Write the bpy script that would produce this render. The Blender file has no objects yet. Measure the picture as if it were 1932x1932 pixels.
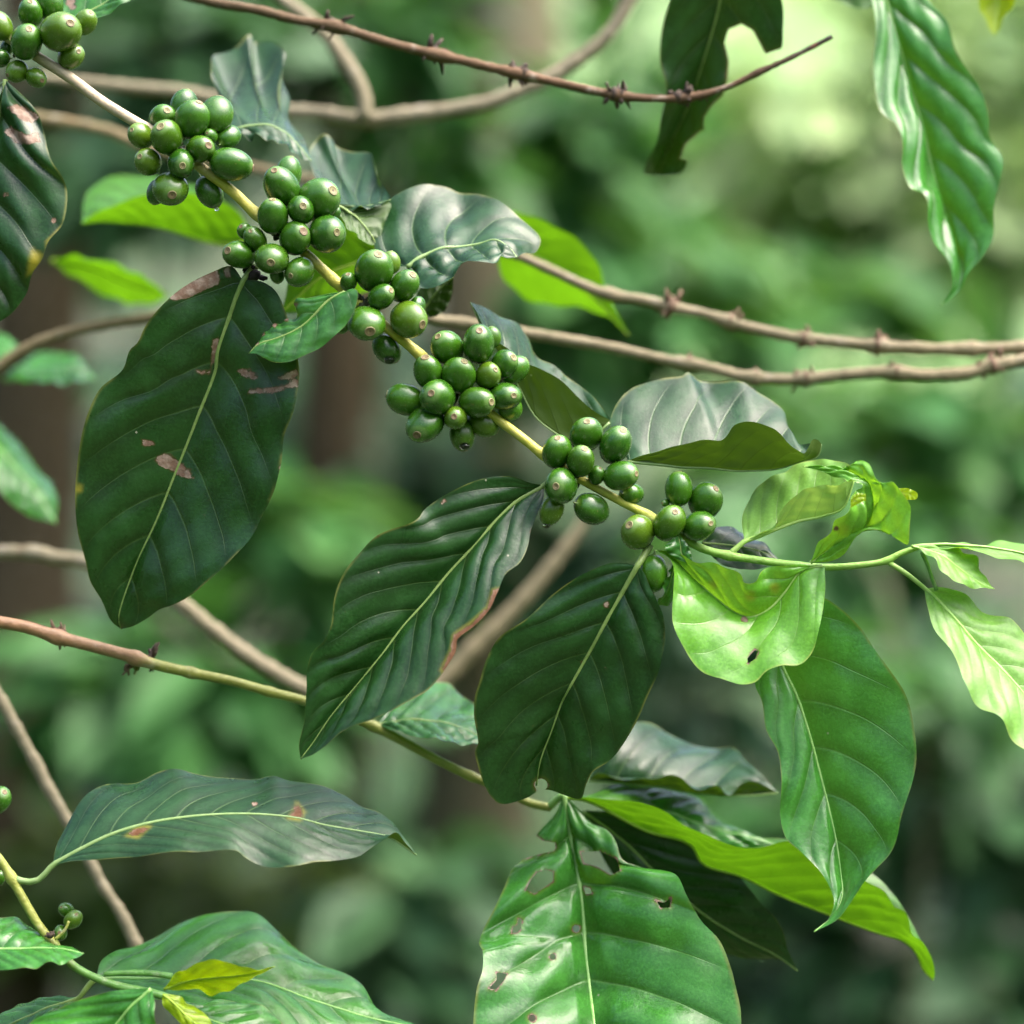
import bpy, math, random
import numpy as np
from mathutils import Vector, Matrix

# ------------------------------------------------------------------ scene, camera, light
scene = bpy.context.scene
col = scene.collection
S = 1932.0            # size of the picture the tracing was made on
W = 0.40              # width in metres of the frame at the focus distance (1 m)
CAMZ = 1.5
cam_d = bpy.data.cameras.new('camera')
cam = bpy.data.objects.new('camera', cam_d)
col.objects.link(cam)
cam.location = (0, 0, CAMZ)
cam.rotation_euler = (math.radians(90), 0, 0)
cam_d.sensor_width = 36
cam_d.lens = 36 * 1.0 / W
cam_d.clip_start = 0.02
cam_d.clip_end = 500
cam_d.dof.use_dof = True
cam_d.dof.focus_distance = 0.998
cam_d.dof.aperture_fstop = 3.8
cam_d.dof.aperture_blades = 0
scene.camera = cam

world = bpy.data.worlds.new('World')
scene.world = world
world.use_nodes = True
wn = world.node_tree.nodes
wl = world.node_tree.links
wn.clear()
wo = wn.new('ShaderNodeOutputWorld')
bg = wn.new('ShaderNodeBackground')
sky = wn.new('ShaderNodeTexSky')
sky.sky_type = 'NISHITA'
sky.sun_disc = False
SUN_EL, SUN_AZ = math.radians(62), math.radians(105)   # azimuth from +Y (away from the viewer) towards +X
sky.sun_elevation = SUN_EL
sky.sun_rotation = SUN_AZ
sky.air_density = 0.6
sky.dust_density = 6.0
sky.ozone_density = 1.0
bg.inputs['Strength'].default_value = 0.15
wl.new(sky.outputs[0], bg.inputs[0])
wl.new(bg.outputs[0], wo.inputs[0])

sun_d = bpy.data.lights.new('sun', 'SUN')
sun_d.energy = 0.85
sun_d.angle = math.radians(75)
sun_d.color = (1.0, 0.98, 0.94)
sun = bpy.data.objects.new('sun', sun_d)
col.objects.link(sun)
to_sun = Vector((math.sin(SUN_AZ) * math.cos(SUN_EL), math.cos(SUN_AZ) * math.cos(SUN_EL), math.sin(SUN_EL)))
sun.rotation_euler = to_sun.to_track_quat('Z', 'Y').to_euler()

scene.view_settings.view_transform = 'Standard'
scene.view_settings.look = 'None'
scene.view_settings.exposure = 2.42
scene.view_settings.gamma = 1.0
scene.cycles.use_denoising = True
scene.cycles.max_bounces = 8
scene.cycles.transparent_max_bounces = 8
scene.cycles.caustics_reflective = False
scene.cycles.caustics_refractive = False

rnd = random.Random(7)


# ------------------------------------------------------------------ helpers
def P(px, py, d):
    """the point at distance d in front of the camera that shows at (px, py)"""
    return Vector(((px / S - .5) * W * d, d, CAMZ - (py / S - .5) * W * d))


def catmull(pts, n, uniform=False):
    """resample a polyline of vectors (numpy rows) smoothly to n rows by length"""
    p = np.asarray(pts, float)
    if len(p) == 2:
        t = np.linspace(0, 1, n)[:, None]
        return p[0] * (1 - t) + p[1] * t
    ext = np.vstack([2 * p[0] - p[1], p, 2 * p[-1] - p[-2]])
    out = []
    m = 16
    for i in range(1, len(ext) - 2):
        p0, p1, p2, p3 = ext[i - 1], ext[i], ext[i + 1], ext[i + 2]
        # centripetal knots
        def kn(a, b):
            return max(np.linalg.norm((b - a)[:2]) ** .5, 1e-4)
        t0 = 0; t1 = t0 + kn(p0, p1); t2 = t1 + kn(p1, p2); t3 = t2 + kn(p2, p3)
        for k in range(m):
            t = t1 + (t2 - t1) * k / m
            A1 = (t1 - t) / (t1 - t0) * p0 + (t - t0) / (t1 - t0) * p1
            A2 = (t2 - t) / (t2 - t1) * p1 + (t - t1) / (t2 - t1) * p2
            A3 = (t3 - t) / (t3 - t2) * p2 + (t - t2) / (t3 - t2) * p3
            B1 = (t2 - t) / (t2 - t0) * A1 + (t - t0) / (t2 - t0) * A2
            B2 = (t3 - t) / (t3 - t1) * A2 + (t - t1) / (t3 - t1) * A3
            out.append((t2 - t) / (t2 - t1) * B1 + (t - t1) / (t2 - t1) * B2)
    out.append(p[-1])
    out = np.array(out)
    seg = np.r_[0, np.cumsum(np.linalg.norm(np.diff(out[:, :2], axis=0), axis=1))]
    seg += np.arange(len(seg)) * 1e-6
    tt = np.linspace(0, seg[-1], n)
    return np.stack([np.interp(tt, seg, out[:, k]) for k in range(out.shape[1])], 1)


def tag(o, label=None, cat=None, group=None, kind=None):
    if label: o['label'] = label
    if cat: o['category'] = cat
    if group: o['group'] = group
    if kind: o['kind'] = kind
    return o


def empty(name, loc, label=None, cat=None, group=None):
    o = bpy.data.objects.new(name, None)
    o.empty_display_size = .02
    o.location = loc
    col.objects.link(o)
    return tag(o, label, cat, group)


def org(parent):
    """world position of a parent chain (no rotations are used on parents)"""
    v = Vector((0, 0, 0))
    while parent is not None:
        v += parent.location
        parent = parent.parent
    return v


def mesh_obj(name, verts, faces, mat, parent=None, smooth=True):
    me = bpy.data.meshes.new(name)
    o0 = org(parent)
    me.from_pydata([tuple(Vector(v) - o0) for v in verts], [], faces)
    if smooth:
        me.polygons.foreach_set('use_smooth', [True] * len(me.polygons))
    if mat: me.materials.append(mat)
    me.update()
    o = bpy.data.objects.new(name, me)
    o.parent = parent
    col.objects.link(o)
    return o


def tube_geo(pts, radii, sides=12, cap=True, wob=0.0, seed=0):
    """verts / faces of a tube through 3-D points; also the fraction along it per vertex"""
    r_ = random.Random(seed)
    pts = [Vector(p) for p in pts]
    n = len(pts)
    verts, faces, frac = [], [], []
    up = Vector((0, -1, 0.2)).normalized()
    for i, p in enumerate(pts):
        t = (pts[min(i + 1, n - 1)] - pts[max(i - 1, 0)])
        if t.length < 1e-9: t = Vector((1, 0, 0))
        t.normalize()
        a = t.cross(up)
        if a.length < 1e-4: a = t.cross(Vector((1, 0, 0)))
        a.normalize()
        b = a.cross(t)
        w = 1 + wob * (r_.random() - .5)
        for k in range(sides):
            an = 2 * math.pi * k / sides
            w2 = w * (1 + wob * .5 * (r_.random() - .5))
            verts.append(p + (a * math.cos(an) + b * math.sin(an)) * radii[i] * w2)
            frac.append(i / (n - 1))
    for i in range(n - 1):
        for k in range(sides):
            k2 = (k + 1) % sides
            faces.append((i * sides + k, i * sides + k2, (i + 1) * sides + k2, (i + 1) * sides + k))
    if cap:
        faces.append(tuple(range(sides - 1, -1, -1)))
        faces.append(tuple((n - 1) * sides + k for k in range(sides)))
    return verts, faces, frac


def set_attr(me, name, vals):
    at = me.attributes.new(name, 'FLOAT', 'POINT')
    at.data.foreach_set('value', np.asarray(vals, dtype=np.float32))


# ------------------------------------------------------------------ materials
def new_mat(name):
    m = bpy.data.materials.new(name)
    m.use_nodes = True
    nt = m.node_tree
    nt.nodes.clear()
    return m, nt, nt.nodes, nt.links


def mixc(nt, fac, a, b, blend='MIX'):
    n = nt.nodes.new('ShaderNodeMix')
    n.data_type = 'RGBA'
    n.blend_type = blend
    for sock, v in ((n.inputs[0], fac), (n.inputs[6], a), (n.inputs[7], b)):
        if hasattr(v, 'is_output'):
            nt.links.new(v, sock)
        elif isinstance(v, (int, float)):
            sock.default_value = v
        else:
            sock.default_value = (*v, 1.0) if len(v) == 3 else v
    return n.outputs[2]


def mth(nt, op, a, b=None, c=None, clamp=False):
    n = nt.nodes.new('ShaderNodeMath')
    n.operation = op
    n.use_clamp = clamp
    for i, v in enumerate((a, b, c)):
        if v is None: continue
        if hasattr(v, 'is_output'): nt.links.new(v, n.inputs[i])
        else: n.inputs[i].default_value = v
    return n.outputs[0]


def sstep(nt, v, lo, hi):
    n = nt.nodes.new('ShaderNodeMapRange')
    n.interpolation_type = 'SMOOTHSTEP'
    nt.links.new(v, n.inputs[0])
    n.inputs[1].default_value = lo
    n.inputs[2].default_value = hi
    return n.outputs[0]


def noise(nt, scale, detail=3, vec=None, rough=.55):
    n = nt.nodes.new('ShaderNodeTexNoise')
    n.inputs['Scale'].default_value = scale
    n.inputs['Detail'].default_value = detail
    n.inputs['Roughness'].default_value = rough
    if vec is not None: nt.links.new(vec, n.inputs['Vector'])
    return n.outputs[0]


def attr(nt, name):
    n = nt.nodes.new('ShaderNodeAttribute')
    n.attribute_name = name
    return n


_leafmats = {}


def leaf_mat(key, top, top2, under, vein, trans, tw=.35, rough=.32, rim=(.16, .17, .04), veinw=.05, veina=.5, spec=.5, undr=.5, panel=.8):
    """a leaf skin: upper side glossy, underside duller and paler, thin enough to let light through"""
    m, nt, N, L = new_mat('leaf_' + key)
    out = N.new('ShaderNodeOutputMaterial')
    pb = N.new('ShaderNodeBsdfPrincipled')
    tr = N.new('ShaderNodeBsdfTranslucent')
    mx = N.new('ShaderNodeMixShader')
    geo = N.new('ShaderNodeNewGeometry')
    tc = N.new('ShaderNodeTexCoord')
    co = tc.outputs['Object']
    big = noise(nt, 38, 3, co)
    fine = noise(nt, 900, 3, co)
    c = mixc(nt, sstep(nt, big, .35, .68), top, top2)
    c = mixc(nt, mth(nt, 'MULTIPLY', sstep(nt, fine, .35, .75), .42), c, tuple(x * 1.7 + .004 for x in top2))
    # lateral veins: 'phase' counts veins along the blade, 'side' runs 0 (midrib) to 1 (edge)
    ph = attr(nt, 'phase').outputs['Fac']
    sd = attr(nt, 'side').outputs['Fac']
    fr = mth(nt, 'FRACT', ph)
    dd = mth(nt, 'ABSOLUTE', mth(nt, 'SUBTRACT', fr, .5))
    dist = mth(nt, 'SUBTRACT', .5, dd)                      # 0 at a vein
    wv = mth(nt, 'MULTIPLY', mth(nt, 'SUBTRACT', 1.15, sd), veinw)
    vm = mth(nt, 'SUBTRACT', 1.0, mth(nt, 'DIVIDE', dist, wv), None, True)
    vm = mth(nt, 'MULTIPLY', vm, sstep(nt, sd, 1.0, .75))
    vmask = mth(nt, 'MULTIPLY', vm, veina)
    pan = mth(nt, 'ADD', .72, mth(nt, 'MULTIPLY', sstep(nt, dist, .0, .42), .5))
    pv = N.new('ShaderNodeCombineXYZ')
    for q_ in range(3): L.new(pan, pv.inputs[q_])
    c = mixc(nt, panel, c, pv.outputs[0], 'MULTIPLY')
    c = mixc(nt, mth(nt, 'MULTIPLY', sstep(nt, noise(nt, 75, 5, co, .65), .52, .72), .45), c, tuple(x * 2.0 + .006 for x in top2))
    # fine net of small veins between them
    vor = N.new('ShaderNodeTexVoronoi')
    vor.feature = 'DISTANCE_TO_EDGE'
    vor.inputs['Scale'].default_value = 330
    L.new(co, vor.inputs['Vector'])
    net = mth(nt, 'SUBTRACT', 1.0, sstep(nt, vor.outputs['Distance'], 0.0, .09))
    c = mixc(nt, mth(nt, 'MULTIPLY', net, .035), c, vein)
    c = mixc(nt, vmask, c, vein)
    rimm = mth(nt, 'MULTIPLY', sstep(nt, sd, .965, .998), sstep(nt, noise(nt, 70, 3, co), .38, .62))
    c = mixc(nt, mth(nt, 'MULTIPLY', rimm, .7), c, rim)
    cu = mixc(nt, sstep(nt, big, .35, .7), under, tuple(x * .8 for x in under))
    cu = mixc(nt, mth(nt, 'MULTIPLY', vm, .6), cu, tuple(x * .6 for x in under))
    c = mixc(nt, geo.outputs['Backfacing'], c, cu)
    # scars: dead tissue on both sides
    br = attr(nt, 'scar').outputs['Fac']
    ye = attr(nt, 'yellow').outputs['Fac']
    rag = noise(nt, 300, 5, co, .65)
    brm = sstep(nt, mth(nt, 'ADD', br, mth(nt, 'MULTIPLY', mth(nt, 'SUBTRACT', rag, .5), 1.7)), .42, .58)
    scarc = mixc(nt, sstep(nt, noise(nt, 260, 4, co), .4, .65), (.16, .095, .06), (.28, .215, .16))
    c = mixc(nt, mth(nt, 'MULTIPLY', ye, .75), c, (.28, .24, .02))
    brs = mth(nt, 'ADD', br, mth(nt, 'MULTIPLY', mth(nt, 'SUBTRACT', rag, .5), 1.2))
    c = mixc(nt, mth(nt, 'MULTIPLY', sstep(nt, brs, .18, .42), .75), c, (.060, .040, .012))
    scarc = mixc(nt, ye, scarc, (.12, .050, .018))
    c = mixc(nt, brm, c, scarc)
    # a few tiny pale specks
    sp = N.new('ShaderNodeTexVoronoi')
    sp.inputs['Scale'].default_value = 95
    L.new(co, sp.inputs['Vector'])
    speck = mth(nt, 'MULTIPLY', mth(nt, 'LESS_THAN', sp.outputs['Distance'], .045),
                mth(nt, 'GREATER_THAN', mth(nt, 'FRACT', mth(nt, 'MULTIPLY', sp.outputs['Color'], 7.31)), .72))
    c = mixc(nt, mth(nt, 'MULTIPLY', speck, .7), c, (.30, .30, .22))
    L.new(c, pb.inputs['Base Color'])
    ro = mth(nt, 'ADD', rough - .17, mth(nt, 'MULTIPLY', noise(nt, 120, 4, co), .18))
    ro = mth(nt, 'ADD', ro, mth(nt, 'MULTIPLY', sstep(nt, noise(nt, 30, 4, co), .35, .68), .16))
    mr = N.new('ShaderNodeMix'); mr.data_type = 'FLOAT'
    L.new(geo.outputs['Backfacing'], mr.inputs[0]); L.new(ro, mr.inputs[2]); mr.inputs[3].default_value = undr
    rr = mth(nt, 'ADD', mr.outputs[0], mth(nt, 'MULTIPLY', brm, .3))
    L.new(rr, pb.inputs['Roughness'])
    pb.inputs['Specular IOR Level'].default_value = spec
    bump = N.new('ShaderNodeBump')
    bump.inputs['Strength'].default_value = .35
    bump.inputs['Distance'].default_value = .0004
    h = mth(nt, 'ADD', mth(nt, 'MULTIPLY', noise(nt, 700, 3, co), .3), mth(nt, 'MULTIPLY', net, -.10))
    h = mth(nt, 'ADD', h, mth(nt, 'MULTIPLY', vm, -.9))
    h = mth(nt, 'ADD', h, mth(nt, 'MULTIPLY', noise(nt, 130, 3, co), 2.2))
    h = mth(nt, 'ADD', h, mth(nt, 'MULTIPLY', brm, mth(nt, 'SUBTRACT', mth(nt, 'MULTIPLY', noise(nt, 500, 4, co), 2.5), 2.2)))
    L.new(h, bump.inputs['Height'])
    L.new(bump.outputs[0], pb.inputs['Normal'])
    ct = mixc(nt, mth(nt, 'MULTIPLY', sstep(nt, noise(nt, 55, 4, co), .3, .7), .45), trans, tuple(x * .62 for x in trans))
    ct = mixc(nt, mth(nt, 'MULTIPLY', net, .22), ct, tuple(x * .5 for x in trans))
    ct = mixc(nt, mth(nt, 'MULTIPLY', vm, .6), ct, tuple(x * .45 for x in trans))
    ct = mixc(nt, brm, ct, (.05, .03, .01))
    L.new(ct, tr.inputs[0])
    mx.inputs[0].default_value = tw
    L.new(pb.outputs[0], mx.inputs[1]); L.new(tr.outputs[0], mx.inputs[2])
    L.new(mx.outputs[0], out.inputs[0])
    _leafmats[key] = m
    return m


leaf_mat('dark', (.005, .026, .004), (.009, .040, .007), (.050, .10, .022), (.05, .10, .02), (.05, .13, .005), tw=.10, rough=.33, spec=.36)
leaf_mat('sheen', (.007, .031, .010), (.012, .043, .013), (.055, .10, .015), (.06, .12, .04), (.09, .18, .008), tw=.14, rough=.32, spec=.30, veina=.8, veinw=.06)
leaf_mat('mid', (.018, .090, .014), (.032, .13, .020), (.06, .15, .03), (.10, .22, .05), (.14, .34, .01), tw=.25, rough=.25, spec=.5)
leaf_mat('lush', (.022, .115, .014), (.036, .155, .020), (.06, .19, .02), (.10, .24, .05), (.11, .30, .015), tw=.24, rough=.24, spec=.45)
leaf_mat('young', (.070, .24, .014), (.115, .31, .028), (.12, .30, .03), (.30, .46, .14), (.26, .54, .02), tw=.34, rough=.25, rim=(.34, .42, .08), veina=.3, panel=.25)
leaf_mat('pale', (.105, .26, .035), (.15, .31, .06), (.22, .40, .09), (.42, .54, .26), (.40, .62, .10), tw=.33, rough=.42, rim=(.40, .46, .12), veina=.3, spec=.35, panel=.25)
leaf_mat('glow', (.05, .17, .02), (.07, .22, .025), (.05, .16, .004), (.10, .22, .02), (.098, .25, .003), tw=.55, rough=.32, veina=.6)
leaf_mat('lemon', (.20, .31, .008), (.23, .34, .01), (.24, .35, .01), (.24, .32, .02), (.45, .62, .00), tw=.45, rough=.35, veina=.2)


def plain_mat(name, c, rough=.5, c2=None, scale=200, bump=.3, spec=.4, bd=.0006):
    m, nt, N, L = new_mat(name)
    out = N.new('ShaderNodeOutputMaterial')
    pb = N.new('ShaderNodeBsdfPrincipled')
    tc = N.new('ShaderNodeTexCoord')
    n = noise(nt, scale, 4, tc.outputs['Object'])
    cc = mixc(nt, sstep(nt, n, .35, .68), c, c2 or tuple(x * .7 for x in c))
    L.new(cc, pb.inputs['Base Color'])
    pb.inputs['Roughness'].default_value = rough
    pb.inputs['Specular IOR Level'].default_value = spec
    b = N.new('ShaderNodeBump'); b.inputs['Strength'].default_value = bump; b.inputs['Distance'].default_value = bd
    L.new(n, b.inputs['Height']); L.new(b.outputs[0], pb.inputs['Normal'])
    L.new(pb.outputs[0], out.inputs[0])
    return m


def stem_mat(name, stops, rough=.42, spec=.4, stain=(.20, .07, .03), stain_amt=.55, streak=.5):
    """bark whose colour changes with the age of the wood along the stem (attribute 'age', 0 old to 1 young)"""
    m, nt, N, L = new_mat(name)
    out = N.new('ShaderNodeOutputMaterial')
    pb = N.new('ShaderNodeBsdfPrincipled')
    tc = N.new('ShaderNodeTexCoord')
    co = tc.outputs['Object']
    rp = N.new('ShaderNodeValToRGB')
    el = rp.color_ramp.elements
    while len(el) < len(stops): el.new(.5)
    for e, (p, c) in zip(el, stops):
        e.position = p; e.color = (*c, 1)
    a = mth(nt, 'ADD', attr(nt, 'age').outputs['Fac'], mth(nt, 'MULTIPLY', mth(nt, 'SUBTRACT', noise(nt, 90, 3, co), .5), .10))
    L.new(a, rp.inputs[0])
    n1 = noise(nt, 230, 5, co, .65)
    c = mixc(nt, mth(nt, 'MULTIPLY', sstep(nt, n1, .42, .68), streak), rp.outputs[0], (.55, .53, .50), 'MULTIPLY')
    c = mixc(nt, mth(nt, 'MULTIPLY', sstep(nt, noise(nt, 120, 4, co, .6), .56, .70), streak * .7), c, (.42, .38, .31))
    n2 = noise(nt, 75, 4, co)
    c = mixc(nt, mth(nt, 'MULTIPLY', sstep(nt, n2, .63, .74), stain_amt), c, stain)
    L.new(c, pb.inputs['Base Color'])
    pb.inputs['Roughness'].default_value = rough
    pb.inputs['Specular IOR Level'].default_value = spec
    b = N.new('ShaderNodeBump'); b.inputs['Strength'].default_value = .8; b.inputs['Distance'].default_value = .001
    L.new(n1, b.inputs['Height']); L.new(b.outputs[0], pb.inputs['Normal'])
    L.new(pb.outputs[0], out.inputs[0])
    return m


M_main = stem_mat('fruiting_stem_skin', [(0, (.42, .34, .22)), (.20, (.50, .41, .28)), (.26, (.50, .46, .075)), (.72, (.50, .50, .075)), (.80, (.20, .38, .06)), (1, (.22, .42, .07))], stain_amt=.4, streak=.4)
M_low = stem_mat('half_woody_stem_skin', [(0, (.24, .13, .060)), (.26, (.26, .155, .075)), (.31, (.20, .22, .04)), (1, (.24, .27, .06))], stain_amt=.4)
M_low2 = stem_mat('green_stem_skin', [(0, (.28, .32, .06)), (.45, (.26, .28, .06)), (.62, (.11, .25, .05)), (1, (.10, .26, .05))], stain_amt=.8)
M_dead = stem_mat('dead_twig_bark', [(0, (.11, .075, .040)), (.5, (.13, .075, .038)), (.85, (.10, .058, .030)), (1, (.03, .026, .020))], rough=.7, spec=.25)
M_bare = stem_mat('bare_twig_bark', [(0, (.22, .19, .115)), (1, (.215, .18, .105))], rough=.7, spec=.25, stain=(.20, .125, .065))
M_tan = stem_mat('grey_branch_bark', [(0, (.22, .195, .125)), (1, (.24, .21, .14))], rough=.75, spec=.2, stain=(.16, .11, .07))
M_olive = stem_mat('olive_branch_bark', [(0, (.17, .14, .07)), (1, (.22, .17, .10))], rough=.75, spec=.2)
M_trunk = stem_mat('trunk_bark', [(0, (.13, .12, .07)), (1, (.17, .15, .095))], rough=.85, spec=.15)
M_trunk2 = stem_mat('dark_trunk_bark', [(0, (.05, .040, .022)), (1, (.06, .048, .028))], rough=.9, spec=.1)
M_spike = plain_mat('withered_bud', (.035, .024, .018), .8, (.07, .045, .03), 500)
M_spike2 = plain_mat('withered_bud_pale', (.11, .065, .04), .8, (.17, .11, .07), 500)
M_budg = plain_mat('green_bud', (.12, .17, .03), .6, (.16, .14, .04), 500)
M_ribd = plain_mat('midrib_dark_leaf', (.16, .25, .06), .45, (.20, .29, .08), 300)
M_ribs = plain_mat('midrib_sheen_leaf', (.20, .30, .11), .4, (.16, .26, .08), 300)
M_ribl = plain_mat('midrib_lush_leaf', (.17, .36, .08), .4, (.24, .42, .12), 300)
M_riby = plain_mat('midrib_young_leaf', (.26, .46, .09), .4, (.34, .50, .14), 300)
M_ribe = plain_mat('midrib_lemon_leaf', (.22, .36, .02), .45, (.26, .40, .03), 300)
RIB = dict(dark=M_ribd, sheen=M_ribs, mid=M_ribd, lush=M_ribl, young=M_riby, pale=M_riby, glow=M_ribe, lemon=M_ribe)
M_soot = plain_mat('black_withered_tissue', (.008, .007, .006), .85, (.02, .014, .012), 600)


# ------------------------------------------------------------------ leaves
def inpoly(x, y, poly):
    """vectorised point-in-polygon"""
    r = np.zeros(x.shape, bool)
    n = len(poly)
    for i in range(n):
        x1, y1 = poly[i]; x2, y2 = poly[(i + 1) % n]
        c = ((y1 > y) != (y2 > y))
        with np.errstate(divide='ignore', invalid='ignore'):
            xi = (x2 - x1) * (y - y1) / ((y2 - y1) if y2 != y1 else 1e-9) + x1
        r ^= c & (x < xi)
    return r


def segdist(x, y, poly):
    best = np.full(x.shape, 1e9); bx = x.copy(); by = y.copy()
    n = len(poly)
    for i in range(n):
        x1, y1 = poly[i]; x2, y2 = poly[(i + 1) % n]
        dx, dy = x2 - x1, y2 - y1
        t = np.clip(((x - x1) * dx + (y - y1) * dy) / (dx * dx + dy * dy + 1e-9), 0, 1)
        qx, qy = x1 + t * dx, y1 + t * dy
        d = np.hypot(x - qx, y - qy)
        k = d < best
        best[k] = d[k]; bx[k] = qx[k]; by[k] = qy[k]
    return best, bx, by


def circ(x, y, r, n=9):
    return [(x + r * math.cos(2 * math.pi * i / n), y + r * math.sin(2 * math.pi * i / n)) for i in range(n)]


def leaf(parent, mid, A, B, d=1.0, zM=(0,), zA=(0,), zB=(0,), mat='dark', face='both', nv=9, sweep=.30, corr=.0009,
         bulge=.06, wave=.0008, pet=None, petz=None, rib=(1.0, .25), scars=(), yellow=(), holes=(), n=64, m=20, seed=0,
         label=None, veins_off=.15, midrib=True, name='leaf', asym=.0):
    """one leaf: its midrib and both edges are traced curves at their own depths (z in cm, + is away);
    the blade is spanned between them, arched, puckered along its lateral veins and waved at the edge"""
    def curve(pts, z):
        zz = np.interp(np.linspace(0, 1, len(pts)), np.linspace(0, 1, max(len(z), 2)), z if len(z) > 1 else (z[0], z[0]))
        return np.array([(p[0], p[1], d + zq * .01) for p, zq in zip(pts, zz)])
    cm, ca, cb = (catmull(curve(q, z), n) for q, z in ((mid, zM), (A, zA), (B, zB)))
    def world3(c):
        f = W * c[:, 2]
        return np.stack([(c[:, 0] / S - .5) * f, c[:, 2], CAMZ - (c[:, 1] / S - .5) * f], 1)
    pm, pa, pb_ = world3(cm), world3(ca), world3(cb)
    s = np.concatenate([-np.linspace(1, 0, m + 1)[:-1], np.linspace(0, 1, m + 1)])
    # closer columns near the edge and the midrib
    s = np.sign(s) * (1 - (1 - np.abs(s)) ** 1.15)
    k = len(s)
    t = np.linspace(0, 1, n)
    base = np.empty((n, k, 3))
    for j, sv in enumerate(s):
        e = pa if sv < 0 else pb_
        a = abs(sv)
        base[:, j] = pm * (1 - a) + e * a
    def normals(g):
        du = np.gradient(g, axis=1); dv = np.gradient(g, axis=0)
        nn = np.cross(du, dv)
        # smooth a little, then unit length
        l = np.linalg.norm(nn, axis=2, keepdims=True)
        nn = nn / np.maximum(l, 1e-12)
        return nn
    nn = normals(base)
    view = base - np.array([0, 0, CAMZ])
    facing = -(nn * view).sum(2)                       # > 0: this side is towards the viewer
    sel = {'both': slice(None), 'none': slice(None), 'A': slice(0, m), 'B': slice(m + 1, k)}[face]
    sgn = 1.0 if facing[4:-4, sel].mean() > 0 else -1.0
    if face == 'none': sgn = -sgn
    nn = nn * sgn
    # steadier normals: average along the blade so folds do not make spikes
    for _ in range(3):
        nn[1:-1] = (nn[:-2] + nn[1:-1] * 2 + nn[2:]) / 4
    nn /= np.maximum(np.linalg.norm(nn, axis=2, keepdims=True), 1e-9)
    T, SS = np.meshgrid(t, s, indexing='ij')
    a = np.abs(SS)
    width = np.concatenate([np.linalg.norm(pa - pm, axis=1)[:, None].repeat(m, 1), np.linalg.norm(pb_ - pm, axis=1)[:, None].repeat(m + 1, 1)], 1)
    ph = nv * (T - sweep * a ** 1.25 * (.35 + .65 * np.sin(np.pi * np.clip(T * .9 + .1, 0, 1)))) + veins_off + np.where(SS < 0, asym, 0) + 3
    r_ = np.random.RandomState(seed + 11)
    amp = np.clip(np.minimum(T / .12, (1 - T) / .18), 0, 1)
    puck = np.abs(np.sin(np.pi * ph)) ** .65
    jit = 1 + .35 * np.sin(2 * np.pi * (ph * .23 + r_.rand())) + .25 * np.sin(ph * 2.3 + SS * 4 + r_.rand() * 6)
    h = corr * amp * jit * puck * np.clip(a / .15, 0, 1) * (1 - a ** 3 * .75)
    h += bulge * width * np.sin(np.pi * np.clip(a, 0, 1)) * .8 * amp
    w = np.zeros_like(T)
    for q in range(4):
        f = r_.uniform(2.0, 7.0); p1, p2 = r_.rand(2) * 6.28
        w += np.where(SS < 0, np.sin(f * 2 * np.pi * T * .9 + p1), np.sin(f * 2 * np.pi * T * .9 + p2)) / 2.2
    h += wave * w * a ** 2 * amp
    h += .25 * corr * amp * np.sin(T * 23 + SS * 9 + r_.rand() * 6) * np.sin(SS * 7 + T * 5)
    g = base + nn * h[:, :, None]
    X = ((g[:, :, 0] / (W * g[:, :, 1])) + .5) * S
    Y = (.5 - (g[:, :, 2] - CAMZ) / (W * g[:, :, 1])) * S
    idx = np.arange(n * k).reshape(n, k)
    scar = np.zeros_like(T); yel = np.zeros_like(T)
    for poly in scars:
        dd, _, _ = segdist(X.ravel(), Y.ravel(), poly)
        dd = dd.reshape(n, k); ins = inpoly(X, Y, poly)
        scar = np.maximum(scar, np.clip(.5 + np.where(ins, dd, -dd) / 9, 0, 1))
    for poly in yellow:
        dd, _, _ = segdist(X.ravel(), Y.ravel(), poly)
        dd = dd.reshape(n, k); ins = inpoly(X, Y, poly)
        yel = np.maximum(yel, np.clip(.5 + np.where(ins, dd, -dd) / 10, 0, 1))
    drop = np.zeros((n - 1, k - 1), bool)
    for poly in holes:
        ins = inpoly(X, Y, poly)
        dd, qx, qy = segdist(X.ravel(), Y.ravel(), poly)
        dd = dd.reshape(n, k); qx = qx.reshape(n, k); qy = qy.reshape(n, k)
        cnt = ins[:-1, :-1].astype(int) + ins[1:, :-1] + ins[:-1, 1:] + ins[1:, 1:]
        dr = cnt >= 2
        drop |= dr
        touch = np.zeros((n, k), bool); keep = np.zeros((n, k), bool)
        for oy in (0, 1):
            for ox in (0, 1):
                touch[oy:n - 1 + oy, ox:k - 1 + ox] |= dr
                keep[oy:n - 1 + oy, ox:k - 1 + ox] |= ~dr
        bd = touch & keep
        f = W * g[:, :, 1]
        g[:, :, 0] = np.where(bd, (qx / S - .5) * f, g[:, :, 0])
        g[:, :, 2] = np.where(bd, CAMZ - (qy / S - .5) * f, g[:, :, 2])
        near = np.clip(1 - np.where(ins, 0, dd) / 4.5, 0, 1)
        scar = np.maximum(scar, near * .85)
        yel = np.maximum(yel, np.clip(1 - np.where(ins, 0, dd) / 8, 0, 1) * .3)
    faces = []
    for i in range(n - 1):
        for j in range(k - 1):
            if drop[i, j]: continue
            q = (idx[i, j], idx[i, j + 1], idx[i + 1, j + 1], idx[i + 1, j])
            faces.append(q if sgn > 0 else q[::-1])
    root = g[0, m]
    o = mesh_obj(name, g.reshape(-1, 3), [tuple(int(v) for v in f) for f in faces], _leafmats[mat], parent)
    me = o.data
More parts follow.
